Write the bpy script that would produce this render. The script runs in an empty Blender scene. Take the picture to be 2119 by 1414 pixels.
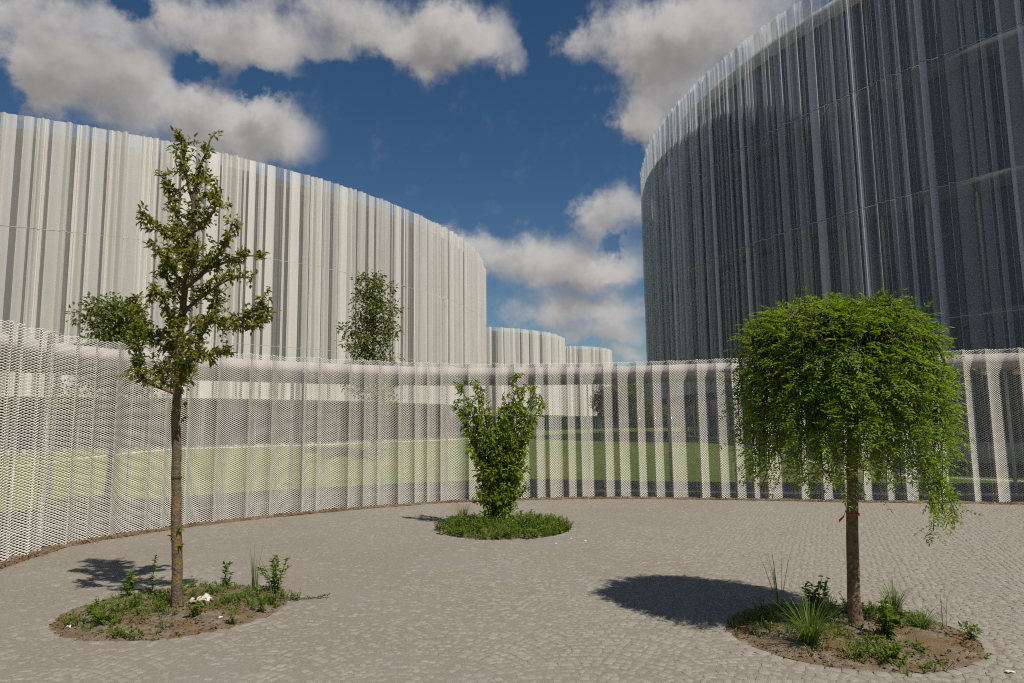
import bpy, math, random
import numpy as np
from mathutils import Vector, Matrix

random.seed(7)
rng = np.random.default_rng(11)
R = math.radians
scene = bpy.context.scene
col = scene.collection

# ------------------------------------------------------------------ camera
CAM_H, PITCH, ROLL = 1.6, math.atan(174 / 1450), math.atan(0.013)
cam_d = bpy.data.cameras.new('camera')
cam_d.sensor_width = 36.0
cam_d.lens = 36.0 * 1450 / 2119
cam_d.clip_start, cam_d.clip_end = 0.05, 3000
cam = bpy.data.objects.new('camera', cam_d)
col.objects.link(cam)
F = Vector((0, math.cos(PITCH), math.sin(PITCH)))
U0 = Vector((0, -math.sin(PITCH), math.cos(PITCH)))
Rt = Vector((1, 0, 0)) * math.cos(ROLL) - U0 * math.sin(ROLL)
Up = Vector((1, 0, 0)) * math.sin(ROLL) + U0 * math.cos(ROLL)
M = Matrix((Rt, Up, -F)).transposed().to_4x4()
M.translation = (0, 0, CAM_H)
cam.matrix_world = M
scene.camera = cam

# ------------------------------------------------------------------ sun, sky, exposure
SUN_DIR = Vector((0.47, -0.56, 1.0)).normalized()          # towards the sun
sun_d = bpy.data.lights.new('sun', 'SUN')
sun_d.energy, sun_d.angle, sun_d.color = 5.0, R(0.53), (1.0, 0.945, 0.862)
sun = bpy.data.objects.new('sun', sun_d)
col.objects.link(sun)
sun.rotation_euler = SUN_DIR.to_track_quat('Z', 'Y').to_euler()
sun.location = (0, 0, 60)

scene.view_settings.view_transform = 'Standard'
scene.view_settings.look = 'None'
scene.view_settings.exposure = -0.12
scene.view_settings.gamma = 1.0
scene.view_settings.use_curve_mapping = False
scene.cycles.transparent_max_bounces = 24
scene.cycles.max_bounces = 8
scene.cycles.sample_clamp_indirect = 3.0
scene.cycles.use_denoising = False
scene.cycles.pixel_filter_type = 'BLACKMAN_HARRIS'
scene.cycles.filter_width = 1.15

# cumulus in the sky: azimuth, elevation, half width, half height (radians), strength
BLOBS = [
  (-0.594,0.456,0.113,0.060,1.00), (-0.483,0.406,0.165,0.050,1.00), (-0.361,0.389,0.091,0.042,1.00),
  (-0.625,0.398,0.055,0.041,1.00), (-0.428,0.503,0.108,0.043,1.00), (-0.338,0.481,0.101,0.034,0.90),
  (-0.211,0.532,0.166,0.042,1.00), (-0.118,0.508,0.080,0.032,1.00), (-0.056,0.542,0.081,0.034,1.00),
  (-0.001,0.504,0.033,0.023,0.60), (0.202,0.528,0.123,0.045,1.00), (0.318,0.513,0.138,0.060,1.00),
  (0.226,0.449,0.081,0.047,1.00), (0.193,0.412,0.038,0.028,0.90), (0.030,0.236,0.165,0.044,1.15),
  (-0.068,0.272,0.049,0.023,0.80), (0.150,0.300,0.062,0.036,1.00), (0.121,0.217,0.062,0.024,0.90),
  (0.105,0.164,0.120,0.032,1.10), (0.156,0.128,0.060,0.020,0.80), (0.084,0.126,0.055,0.014,0.60),
  (0.158,0.100,0.040,0.012,0.80), (0.093,0.507,0.043,0.029,0.45), (0.438,0.413,0.138,0.089,1.00),
  # blue gaps between them
  (-0.535,0.510,0.045,0.022,-.8), (-0.445,0.452,0.034,0.022,-.8), (-0.350,0.440,0.040,0.014,-.8), (-0.655,0.385,0.030,0.040,-1.0),
  (-0.250,0.470,0.060,0.018,-0.8), (0.060,0.540,0.050,0.060,-0.7), (0.150,0.260,0.016,0.016,-0.8),
]

def cloud_field_group():
    g = bpy.data.node_groups.new('cloud_field', 'ShaderNodeTree')
    g.interface.new_socket('AzEl', in_out='INPUT', socket_type='NodeSocketVector')
    g.interface.new_socket('Field', in_out='OUTPUT', socket_type='NodeSocketFloat')
    n, l = g.nodes, g.links
    gi, go = n.new('NodeGroupInput'), n.new('NodeGroupOutput')
    # ragged edges: warp the coordinates with noise
    nz = n.new('ShaderNodeTexNoise'); nz.inputs['Scale'].default_value = 11; nz.inputs['Detail'].default_value = 7
    nz.inputs['Roughness'].default_value = 0.62
    l.new(gi.outputs[0], nz.inputs['Vector'])
    sub = n.new('ShaderNodeVectorMath'); sub.operation = 'SUBTRACT'; sub.inputs[1].default_value = (0.5, 0.5, 0.5)
    l.new(nz.outputs['Color'], sub.inputs[0])
    mad = n.new('ShaderNodeVectorMath'); mad.operation = 'MULTIPLY_ADD'; mad.inputs[1].default_value = (0.14, 0.10, 0)
    l.new(sub.outputs[0], mad.inputs[0]); l.new(gi.outputs[0], mad.inputs[2])
    acc = None
    for a, e, ra, re, w in BLOBS:
        s = n.new('ShaderNodeVectorMath'); s.operation = 'MULTIPLY_ADD'
        s.inputs[1].default_value = (1 / (ra * 1.38), 1 / (re * 1.38), 0)
        s.inputs[2].default_value = (-a / (ra * 1.38), -e / (re * 1.38), 0)
        l.new(mad.outputs[0], s.inputs[0])
        ln = n.new('ShaderNodeVectorMath'); ln.operation = 'LENGTH'; l.new(s.outputs[0], ln.inputs[0])
        mr = n.new('ShaderNodeMapRange'); mr.interpolation_type = 'SMOOTHSTEP'
        mr.inputs[1].default_value = 0.15; mr.inputs[2].default_value = 1.0
        mr.inputs[3].default_value = w; mr.inputs[4].default_value = 0.0
        l.new(ln.outputs['Value'], mr.inputs[0])
        if acc is None: acc = mr.outputs[0]
        else:
            ad = n.new('ShaderNodeMath'); ad.operation = 'ADD'
            l.new(acc, ad.inputs[0]); l.new(mr.outputs[0], ad.inputs[1]); acc = ad.outputs[0]
    # the same broken cumulus all round the rest of the sky
    sx = n.new('ShaderNodeSeparateXYZ'); l.new(gi.outputs[0], sx.inputs[0])
    ab = n.new('ShaderNodeMath'); ab.operation = 'ABSOLUTE'; l.new(sx.outputs[0], ab.inputs[0])
    m1 = n.new('ShaderNodeMapRange'); m1.interpolation_type = 'SMOOTHSTEP'
    m1.inputs[1].default_value = 0.62; m1.inputs[2].default_value = 0.8; l.new(ab.outputs[0], m1.inputs[0])
    m2 = n.new('ShaderNodeMapRange'); m2.interpolation_type = 'SMOOTHSTEP'
    m2.inputs[1].default_value = 0.58; m2.inputs[2].default_value = 0.7; l.new(sx.outputs[1], m2.inputs[0])
    mx = n.new('ShaderNodeMath'); mx.operation = 'MAXIMUM'; l.new(m1.outputs[0], mx.inputs[0]); l.new(m2.outputs[0], mx.inputs[1])
    n2 = n.new('ShaderNodeTexNoise'); n2.inputs['Scale'].default_value = 4.5; n2.inputs['Detail'].default_value = 3
    l.new(mad.outputs[0], n2.inputs['Vector'])
    m3 = n.new('ShaderNodeMapRange'); m3.inputs[1].default_value = 0.48; m3.inputs[2].default_value = 0.68
    l.new(n2.outputs['Fac'], m3.inputs[0])
    mu = n.new('ShaderNodeMath'); mu.operation = 'MULTIPLY'; l.new(mx.outputs[0], mu.inputs[0]); l.new(m3.outputs[0], mu.inputs[1])
    ad = n.new('ShaderNodeMath'); ad.operation = 'ADD'; l.new(acc, ad.inputs[0]); l.new(mu.outputs[0], ad.inputs[1])
    l.new(ad.outputs[0], go.inputs[0])
    return g

def build_world():
    w = bpy.data.worlds.new('World'); scene.world = w; w.use_nodes = True
    nt = w.node_tree; n, l = nt.nodes, nt.links
    n.clear()
    out = n.new('ShaderNodeOutputWorld'); bg = n.new('ShaderNodeBackground')
    bg.inputs['Strength'].default_value = 0.06
    sky = n.new('ShaderNodeTexSky'); sky.sky_type = 'NISHITA'; sky.sun_disc = False
    sky.sun_elevation = math.asin(SUN_DIR.z); sky.sun_rotation = math.atan2(SUN_DIR.x, SUN_DIR.y)
    sky.air_density = 1.0; sky.dust_density = 0.2; sky.ozone_density = 1.2; sky.altitude = 120
    tc = n.new('ShaderNodeTexCoord')
    sp = n.new('ShaderNodeSeparateXYZ'); l.new(tc.outputs['Generated'], sp.inputs[0])
    az = n.new('ShaderNodeMath'); az.operation = 'ARCTAN2'; l.new(sp.outputs[0], az.inputs[0]); l.new(sp.outputs[1], az.inputs[1])
    el = n.new('ShaderNodeMath'); el.operation = 'ARCSINE'; l.new(sp.outputs[2], el.inputs[0])
    cb = n.new('ShaderNodeCombineXYZ'); l.new(az.outputs[0], cb.inputs[0]); l.new(el.outputs[0], cb.inputs[1])
    grp = cloud_field_group()
    g1 = n.new('ShaderNodeGroup'); g1.node_tree = grp; l.new(cb.outputs[0], g1.inputs[0])
    off = n.new('ShaderNodeVectorMath'); off.inputs[1].default_value = (0.018, 0.032, 0); l.new(cb.outputs[0], off.inputs[0])
    g2 = n.new('ShaderNodeGroup'); g2.node_tree = grp; l.new(off.outputs[0], g2.inputs[0])
    den = n.new('ShaderNodeMapRange'); den.interpolation_type = 'SMOOTHSTEP'
    den.inputs[1].default_value = -0.05; den.inputs[2].default_value = 1.2; 
    wn = n.new('ShaderNodeTexNoise'); wn.inputs['Scale'].default_value = 22; wn.inputs['Detail'].default_value = 9; wn.inputs['Roughness'].default_value = .68
    l.new(cb.outputs[0], wn.inputs['Vector'])
    wm = n.new('ShaderNodeMath'); wm.operation = 'MULTIPLY_ADD'; wm.inputs[1].default_value = 1.1; wm.inputs[2].default_value = -0.62
    l.new(wn.outputs['Fac'], wm.inputs[0])
    wa = n.new('ShaderNodeMath'); l.new(g1.outputs[0], wa.inputs[0]); l.new(wm.outputs[0], wa.inputs[1])
    l.new(wa.outputs[0], den.inputs[0])
    # sunlit where little cloud lies between the point and the sun
    nz = n.new('ShaderNodeTexNoise'); nz.inputs['Scale'].default_value = 16; nz.inputs['Detail'].default_value = 6
    l.new(cb.outputs[0], nz.inputs['Vector'])
    nm = n.new('ShaderNodeMath'); nm.operation = 'MULTIPLY_ADD'; nm.inputs[1].default_value = 2.4; nm.inputs[2].default_value = -1.2
    l.new(nz.outputs['Fac'], nm.inputs[0])
    ad = n.new('ShaderNodeMath'); l.new(g2.outputs[0], ad.inputs[0]); l.new(nm.outputs[0], ad.inputs[1])
    lit = n.new('ShaderNodeMapRange'); lit.interpolation_type = 'SMOOTHSTEP'
    lit.inputs[1].default_value = -0.2; lit.inputs[2].default_value = 2.3
    lit.inputs[3].default_value = 1.0; lit.inputs[4].default_value = 0.0
    l.new(ad.outputs[0], lit.inputs[0])
    cc = n.new('ShaderNodeMix'); cc.data_type = 'RGBA'
    cc.inputs[6].default_value = (4.3, 4.15, 4.15, 1); cc.inputs[7].default_value = (9.4, 9.0, 8.7, 1)
    l.new(lit.outputs[0], cc.inputs[0])
    fin = n.new('ShaderNodeMix'); fin.data_type = 'RGBA'
    hs = n.new('ShaderNodeHueSaturation'); hs.inputs['Saturation'].default_value = 1.27; l.new(sky.outputs[0], hs.inputs['Color'])
    l.new(den.outputs[0], fin.inputs[0]); l.new(hs.outputs[0], fin.inputs[6]); l.new(cc.outputs[2], fin.inputs[7])
    l.new(fin.outputs[2], bg.inputs['Color']); l.new(bg.outputs[0], out.inputs[0])
build_world()

# ------------------------------------------------------------------ helpers
def mesh_from(name, V, faces_list):
    """faces_list: list of int arrays (m,3) / (m,4)."""
    V = np.asarray(V, dtype=np.float32)
    me = bpy.data.meshes.new(name)
    me.vertices.add(len(V)); me.vertices.foreach_set('co', V.ravel())
    fl = [np.asarray(f, dtype=np.int32) for f in faces_list if len(f)]
    loops = np.concatenate([f.ravel() for f in fl])
    tot = np.concatenate([np.full(len(f), f.shape[1], dtype=np.int32) for f in fl])
    start = np.concatenate([[0], np.cumsum(tot)[:-1]]).astype(np.int32)
    me.loops.add(len(loops)); me.loops.foreach_set('vertex_index', loops)
    me.polygons.add(len(tot)); me.polygons.foreach_set('loop_start', start); me.polygons.foreach_set('loop_total', tot)
    me.update(calc_edges=True); me.validate()
    return me

def obj(name, V, faces_list, mat, parent=None, smooth=False, loc=None):
    me = mesh_from(name, V, faces_list)
    me.materials.append(mat)
    if smooth: me.polygons.foreach_set('use_smooth', np.ones(len(me.polygons), dtype=bool))
    o = bpy.data.objects.new(name, me); col.objects.link(o)
    if loc is not None: o.location = loc
    if parent is not None: o.parent = parent
    return o

def tag(o, label=None, cat=None, group=None, kind=None):
    if label: o['label'] = label
    if cat: o['category'] = cat
    if group: o['group'] = group
    if kind: o['kind'] = kind
    return o

def thing(name, label, cat, loc=(0, 0, 0), group=None):
    o = bpy.data.objects.new(name, None); col.objects.link(o); o.location = loc
    o.empty_display_size = 0.2
    return tag(o, label, cat, group)

class MB:
    """collects quads and tris"""
    def __init__(s): s.V = []; s.Q = []; s.T = []; s.n = 0
    def add(s, V, Q=(), T=()):
        V = np.asarray(V, float).reshape(-1, 3)
        s.V.append(V)
        if len(Q): s.Q.append(np.asarray(Q, int).reshape(-1, 4) + s.n)
        if len(T): s.T.append(np.asarray(T, int).reshape(-1, 3) + s.n)
        s.n += len(V)
    def box(s, a, b):
        x0, y0, z0 = a; x1, y1, z1 = b
        s.add([(x0,y0,z0),(x1,y0,z0),(x1,y1,z0),(x0,y1,z0),(x0,y0,z1),(x1,y0,z1),(x1,y1,z1),(x0,y1,z1)],
              [(0,3,2,1),(4,5,6,7),(0,1,5,4),(1,2,6,5),(2,3,7,6),(3,0,4,7)])
    def tube(s, pts, radii, sides=7, cap=True):
        P = np.asarray(pts, float); n = len(P)
        rr = np.broadcast_to(np.asarray(radii, float), (n,))
        T = np.gradient(P, axis=0); T /= np.linalg.norm(T, axis=1)[:, None] + 1e-9
        ref = np.array([0.31, 0.9, 0.17]) if abs(T[0] @ np.array([0, 0, 1])) > 0.8 else np.array([0.05, 0.03, 1.0])
        A = np.cross(T, ref); A /= np.linalg.norm(A, axis=1)[:, None] + 1e-9
        B = np.cross(T, A)
        th = np.linspace(0, 2 * np.pi, sides, endpoint=False)
        V = P[:, None] + rr[:, None, None] * (np.cos(th)[None, :, None] * A[:, None] + np.sin(th)[None, :, None] * B[:, None])
        Q = []
        for i in range(n - 1):
            for k in range(sides):
                k2 = (k + 1) % sides
                Q.append((i * sides + k, i * sides + k2, (i + 1) * sides + k2, (i + 1) * sides + k))
        V = V.reshape(-1, 3); Tt = []
        if cap:
            V = np.vstack([V, P[0], P[-1]]); c0, c1 = n * sides, n * sides + 1
            for k in range(sides):
                k2 = (k + 1) % sides
                Tt += [(c0, k2, k), (c1, (n - 1) * sides + k, (n - 1) * sides + k2)]
        s.add(V, Q, Tt)
    def leaves(s, P, D, N, L, W, droop=0.15):
        """pointed leaves folded along the midrib: P base, D direction, N normal, L length, W width"""
        P, D, N = (np.asarray(a, float).reshape(-1, 3) for a in (P, D, N))
        m = len(P)
        if m == 0: return
        L = np.broadcast_to(np.asarray(L, float), (m,))[:, None]; W = np.broadcast_to(np.asarray(W, float), (m,))[:, None]
        D = D / (np.linalg.norm(D, axis=1)[:, None] + 1e-9)
        S = np.cross(D, N); S /= np.linalg.norm(S, axis=1)[:, None] + 1e-9
        N = np.cross(S, D)
        f = 0.22
        V = np.stack([P,
                      P + D * L * .38 + S * W * .5 + N * W * f - N * L * droop * .1,
                      P + D * L * .74 + S * W * .36 + N * W * f * .6 - N * L * droop * .5,
                      P + D * L - N * L * droop,
                      P + D * L * .74 - S * W * .36 + N * W * f * .6 - N * L * droop * .5,
                      P + D * L * .38 - S * W * .5 + N * W * f - N * L * droop * .1], axis=1).reshape(-1, 3)
        b = (np.arange(m) * 6)[:, None]
        s.add(V, np.vstack([b + [0, 1, 2, 3], b + [0, 3, 4, 5]]))
    def build(s, name, mat, parent=None, smooth=False, loc=None):
        V = np.vstack(s.V)
        fl = []
        if s.Q: fl.append(np.vstack(s.Q))
        if s.T: fl.append(np.vstack(s.T))
        return obj(name, V, fl, mat, parent, smooth, loc)

def unit(v):
    v = np.asarray(v, float); return v / (np.linalg.norm(v, axis=-1, keepdims=True) + 1e-9)

def rand_dirs(n): return unit(rng.normal(size=(n, 3)))

def catmull(P, step):
    P = np.asarray(P, float); P = np.vstack([2 * P[0] - P[1], P, 2 * P[-1] - P[-2]])
    out = []
    for i in range(1, len(P) - 2):
        p0, p1, p2, p3 = P[i - 1:i + 3]
        k = max(2, int(np.linalg.norm(p2 - p1) / step * 2))
        t = np.linspace(0, 1, k, endpoint=False)[:, None]
        out.append(.5 * ((2 * p1) + (-p0 + p2) * t + (2 * p0 - 5 * p1 + 4 * p2 - p3) * t ** 2 + (-p0 + 3 * p1 - 3 * p2 + p3) * t ** 3))
    out.append(P[-2][None])
    C = np.vstack(out)
    s = np.concatenate([[0], np.cumsum(np.linalg.norm(np.diff(C, axis=0), axis=1))])
    k = int(s[-1] / step) + 1
    ss = np.linspace(0, s[-1], k)
    return np.stack([np.interp(ss, s, C[:, j]) for j in range(C.shape[1])], axis=1)

def in_poly(X, Y, poly):
    inside = np.zeros(X.shape, bool); n = len(poly)
    for i in range(n):
        x1, y1 = poly[i]; x2, y2 = poly[(i + 1) % n]
        c = (y1 > Y) != (y2 > Y)
        with np.errstate(divide='ignore', invalid='ignore'):
            xx = (x2 - x1) * (Y - y1) / (y2 - y1 + 1e-12) + x1
        inside ^= c & (X < xx)
    return inside

def vnoise(X, Y, s, seed=0):
    """smooth value noise on a lattice of size s"""
    r = np.random.default_rng(seed); T = r.random((64, 64))
    x, y = X / s, Y / s
    i, j = np.floor(x).astype(int), np.floor(y).astype(int); fx, fy = x - i, y - j
    fx, fy = fx * fx * (3 - 2 * fx), fy * fy * (3 - 2 * fy)
    g = lambda a, b: T[a % 64, b % 64]
    return (g(i, j) * (1 - fx) + g(i + 1, j) * fx) * (1 - fy) + (g(i, j + 1) * (1 - fx) + g(i + 1, j + 1) * fx) * fy

# ------------------------------------------------------------------ materials
def newmat(name):
    m = bpy.data.materials.new(name); m.use_nodes = True
    nt = m.node_tree; b = nt.nodes['Principled BSDF']
    return m, nt.nodes, nt.links, b

def noisy(name, c1, c2, scale=8, rough=0.8, bump=0.0, bscale=60, detail=6, coord='Object', metallic=0.0, c3=None, s3=1.2, spec=0.3):
    m, n, l, b = newmat(name)
    tc = n.new('ShaderNodeTexCoord')
    nz = n.new('ShaderNodeTexNoise'); nz.inputs['Scale'].default_value = scale; nz.inputs['Detail'].default_value = detail
    nz.inputs['Roughness'].default_value = 0.65
    l.new(tc.outputs[coord], nz.inputs['Vector'])
    rp = n.new('ShaderNodeValToRGB'); rp.color_ramp.elements[0].position = 0.32; rp.color_ramp.elements[1].position = 0.68
    rp.color_ramp.elements[0].color = (*c1, 1); rp.color_ramp.elements[1].color = (*c2, 1)
    l.new(nz.outputs['Fac'], rp.inputs[0])
    c = rp.outputs[0]
    if c3 is not None:
        n3 = n.new('ShaderNodeTexNoise'); n3.inputs['Scale'].default_value = s3; n3.inputs['Detail'].default_value = 4
        l.new(tc.outputs[coord], n3.inputs['Vector'])
        mr = n.new('ShaderNodeMapRange'); mr.inputs[1].default_value = 0.45; mr.inputs[2].default_value = 0.62; l.new(n3.outputs['Fac'], mr.inputs[0])
        mx = n.new('ShaderNodeMix'); mx.data_type = 'RGBA'; mx.inputs[7].default_value = (*c3, 1)
        l.new(mr.outputs[0], mx.inputs[0]); l.new(c, mx.inputs[6]); c = mx.outputs[2]
    l.new(c, b.inputs['Base Color'])
    b.inputs['Roughness'].default_value = rough; b.inputs['Metallic'].default_value = metallic
    b.inputs['Specular IOR Level'].default_value = spec
    if bump:
        n2 = n.new('ShaderNodeTexNoise'); n2.inputs['Scale'].default_value = bscale; n2.inputs['Detail'].default_value = 5
        l.new(tc.outputs[coord], n2.inputs['Vector'])
        bp = n.new('ShaderNodeBump'); bp.inputs['Strength'].default_value = bump; bp.inputs['Distance'].default_value = 0.02
        l.new(n2.outputs['Fac'], bp.inputs['Height']); l.new(bp.outputs[0], b.inputs['Normal'])
    return m

def leafmat(name, ca, cb, cc=None, trans=0.35, rough=0.45):
    """leaf colour varies leaf by leaf"""
    m, n, l, b = newmat(name)
    ge = n.new('ShaderNodeNewGeometry'); rp = n.new('ShaderNodeValToRGB')
    e = rp.color_ramp.elements; e[0].color = (*ca, 1); e[1].color = (*cb, 1)
    if cc is not None:
        k = e.new(0.9); k.color = (*cb, 1); e[-1].color = (*cc, 1)
    l.new(ge.outputs['Random Per Island'], rp.inputs[0])
    l.new(rp.outputs[0], b.inputs['Base Color']); b.inputs['Roughness'].default_value = rough
    b.inputs['Specular IOR Level'].default_value = 0.35
    tr = n.new('ShaderNodeBsdfTranslucent')
    hs = n.new('ShaderNodeHueSaturation'); hs.inputs['Value'].default_value = 1.5; hs.inputs['Hue'].default_value = 0.485
    l.new(rp.outputs[0], hs.inputs['Color']); l.new(hs.outputs[0], tr.inputs[0])
    mx = n.new('ShaderNodeMixShader'); mx.inputs[0].default_value = trans
    l.new(b.outputs[0], mx.inputs[1]); l.new(tr.outputs[0], mx.inputs[2])
    l.new(mx.outputs[0], n['Material Output'].inputs[0])
    return m

def skinmat(name, colr, opacity):
    """fine expanded-metal sheet seen from far: the open share of the sheet lets light through"""
    m, n, l, b = newmat(name)
    tc = n.new('ShaderNodeTexCoord')
    mp = n.new('ShaderNodeMapping'); mp.inputs['Scale'].default_value = (1, 1, 0.12); l.new(tc.outputs['Object'], mp.inputs[0])
    nz = n.new('ShaderNodeTexNoise'); nz.inputs['Scale'].default_value = 3; nz.inputs['Detail'].default_value = 5; l.new(mp.outputs[0], nz.inputs['Vector'])
    rp = n.new('ShaderNodeValToRGB'); rp.color_ramp.elements[0].position = .3; rp.color_ramp.elements[1].position = .7
    rp.color_ramp.elements[0].color = (*[c * .9 for c in colr], 1); rp.color_ramp.elements[1].color = (*colr, 1)
    l.new(nz.outputs['Fac'], rp.inputs[0]); l.new(rp.outputs[0], b.inputs['Base Color'])
    b.inputs['Roughness'].default_value = 0.5; b.inputs['Metallic'].default_value = 0.1; b.inputs['Specular IOR Level'].default_value = .3
    # share of open mesh along a slanted path through the sheet: open ** (1 / cos)
    ge = n.new('ShaderNodeNewGeometry')
    dt = n.new('ShaderNodeVectorMath'); dt.operation = 'DOT_PRODUCT'; l.new(ge.outputs['Incoming'], dt.inputs[0]); l.new(ge.outputs['Normal'], dt.inputs[1])
    ab = n.new('ShaderNodeMath'); ab.operation = 'ABSOLUTE'; l.new(dt.outputs['Value'], ab.inputs[0])
    cl = n.new('ShaderNodeMath'); cl.operation = 'MAXIMUM'; cl.inputs[1].default_value = .06; l.new(ab.outputs[0], cl.inputs[0])
    iv = n.new('ShaderNodeMath'); iv.operation = 'DIVIDE'; iv.inputs[0].default_value = 1.0; l.new(cl.outputs[0], iv.inputs[1])
    pw_ = n.new('ShaderNodeMath'); pw_.operation = 'POWER'; pw_.inputs[0].default_value = 1 - opacity; l.new(iv.outputs[0], pw_.inputs[1])
    t = n.new('ShaderNodeBsdfTransparent'); mx = n.new('ShaderNodeMixShader')
    l.new(pw_.outputs[0], mx.inputs[0])
    l.new(b.outputs[0], mx.inputs[1]); l.new(t.outputs[0], mx.inputs[2]); l.new(mx.outputs[0], n['Material Output'].inputs[0])
    return m

def stonemat():
    m, n, l, b = newmat('granite_setts')
    ge = n.new('ShaderNodeNewGeometry'); oi = n.new('ShaderNodeObjectInfo')
    ad = n.new('ShaderNodeMath'); l.new(ge.outputs['Random Per Island'], ad.inputs[0]); l.new(oi.outputs['Random'], ad.inputs[1])
    fr = n.new('ShaderNodeMath'); fr.operation = 'FRACT'; l.new(ad.outputs[0], fr.inputs[0])
    rp = n.new('ShaderNodeValToRGB'); e = rp.color_ramp.elements
    e[0].color = (.240, .216, .178, 1); e[1].color = (.304, .278, .233, 1); k = e.new(.5); k.color = (.270, .246, .204, 1)
    l.new(fr.outputs[0], rp.inputs[0])
    nz = n.new('ShaderNodeTexNoise'); nz.inputs['Scale'].default_value = 160; nz.inputs['Detail'].default_value = 4
    l.new(ge.outputs['Position'], nz.inputs['Vector'])
    mr = n.new('ShaderNodeMapRange'); mr.inputs[1].default_value = .3; mr.inputs[2].default_value = .7; mr.inputs[3].default_value = .62; mr.inputs[4].default_value = 1.40
    l.new(nz.outputs['Fac'], mr.inputs[0])
    mul = n.new('ShaderNodeMix'); mul.data_type = 'RGBA'; mul.blend_type = 'MULTIPLY'; mul.inputs[0].default_value = 1
    l.new(rp.outputs[0], mul.inputs[6]); l.new(mr.outputs[0], mul.inputs[7])
    # blown sand lying on the stones in drifts
    n3 = n.new('ShaderNodeTexNoise'); n3.inputs['Scale'].default_value = .55; n3.inputs['Detail'].default_value = 9; n3.inputs['Roughness'].default_value = .62
    l.new(ge.outputs['Position'], n3.inputs['Vector'])
    m3 = n.new('ShaderNodeMapRange'); m3.inputs[1].default_value = .42; m3.inputs[2].default_value = .66; m3.inputs[4].default_value = .75; l.new(n3.outputs['Fac'], m3.inputs[0])
    mx = n.new('ShaderNodeMix'); mx.data_type = 'RGBA'; mx.inputs[7].default_value = (.285, .255, .208, 1)
    l.new(m3.outputs[0], mx.inputs[0]); l.new(mul.outputs[2], mx.inputs[6])
    l.new(mx.outputs[2], b.inputs['Base Color']); b.inputs['Roughness'].default_value = .85; b.inputs['Specular IOR Level'].default_value = .25
    bp = n.new('ShaderNodeBump'); bp.inputs['Strength'].default_value = .5; bp.inputs['Distance'].default_value = .006
    l.new(nz.outputs['Fac'], bp.inputs['Height']); l.new(bp.outputs[0], b.inputs['Normal'])
    return m

MAT = dict(
    sand=noisy('joint_sand', (.205, .180, .140), (.328, .288, .228), 34, .95, .6, 180, c3=(.275, .248, .206), s3=.8),
    sett=stonemat(),
    soil=noisy('dry_soil', (.135, .100, .066), (.330, .262, .182), 14, .95, 1.0, 120, c3=(.20, .122, .062), s3=3.2),
    grass=noisy('mown_grass', (.062, .100, .005), (.115, .160, .010), 3, .9, .8, 60, c3=(.130, .145, .02), s3=.35),
    ground=noisy('rough_ground', (.07, .08, .035), (.13, .12, .07), .3, .95),
    shade_paving=noisy('grey_paving', (.060, .058, .056), (.095, .09, .086), 6, .9, .3, 120),  # paving darkened in the colour for the shadow lying behind the fence
    strand=noisy('white_expanded_metal', (.69, .66, .59), (.79, .755, .675), 5, .4, metallic=0.15, spec=.4),
    steel=noisy('grey_steel', (.25, .25, .25), (.33, .33, .32), 8, .45, metallic=.5),
    white=noisy('white_paint', (.70, .68, .65), (.78, .76, .73), 4, .6),
    canopy=noisy('canopy_render', (.36, .325, .30), (.42, .38, .35), 1.5, .8),
    concrete=noisy('pale_concrete', (.42, .41, .39), (.52, .50, .47), 3, .85, .2, 60),
    dark_slab=noisy('dark_slab_edge', (.06, .065, .07), (.09, .095, .10), 2, .7),
    far_wall=noisy('grey_render', (.16, .16, .155), (.22, .215, .21), 1, .85),
    bark=noisy('grey_bark', (.075, .058, .042), (.17, .13, .09), 25, .9, .9, 45, c3=(.20, .13, .05), s3=9),
    bark2=noisy('brown_bark', (.080, .052, .030), (.27, .185, .11), 30, .9, 1.0, 50),
    twig=noisy('dark_twig', (.045, .03, .02), (.10, .07, .045), 25, .9),
    debris=noisy('leaf_debris', (.12, .055, .02), (.30, .17, .075), 20, .9),
)
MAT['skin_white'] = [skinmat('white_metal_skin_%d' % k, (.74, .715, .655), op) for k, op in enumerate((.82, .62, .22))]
MAT['skin_right'] = [skinmat('aluminium_metal_skin_%d' % k, (.70, .735, .77), op) for k, op in enumerate((.54, .28, .15))]  # bluish base tint stands in for blue sky light on the shaded skin
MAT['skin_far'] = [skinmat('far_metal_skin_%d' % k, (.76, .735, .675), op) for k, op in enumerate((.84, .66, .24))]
m, n, l, b = newmat('dark_glass'); b.inputs['Base Color'].default_value = (.008, .020, .034, 1); b.inputs['Roughness'].default_value = .12; b.inputs['Specular IOR Level'].default_value = .3
MAT['glass'] = m
MAT['blind'] = noisy('grey_inner_wall', (.04, .042, .04), (.065, .066, .062), .8, .8)
MAT['pear_leaf'] = leafmat('pear_leaf', (.090, .120, .013), (.235, .265, .030), (.36, .33, .05), .5)
MAT['weep_leaf'] = leafmat('pagoda_tree_leaf', (.090, .165, .009), (.190, .295, .014), (.33, .42, .02), .5)
MAT['shrub_leaf'] = leafmat('shrub_leaf', (.105, .175, .011), (.240, .330, .022), (.38, .44, .04), .52)
MAT['far_leaf'] = leafmat('tree_leaf', (.070, .110, .012), (.16, .195, .026), (.25, .21, .05), .42)
MAT['weed'] = leafmat('weed_leaf', (.080, .145, .014), (.170, .245, .026), (.30, .28, .06), .42)
MAT['blade'] = leafmat('grass_blade', (.065, .130, .014), (.145, .230, .032), (.26, .25, .09), .4)
MAT['dry'] = leafmat('dry_grass_blade', (.10, .12, .04), (.20, .19, .08), (.30, .25, .14), .3)

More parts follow.
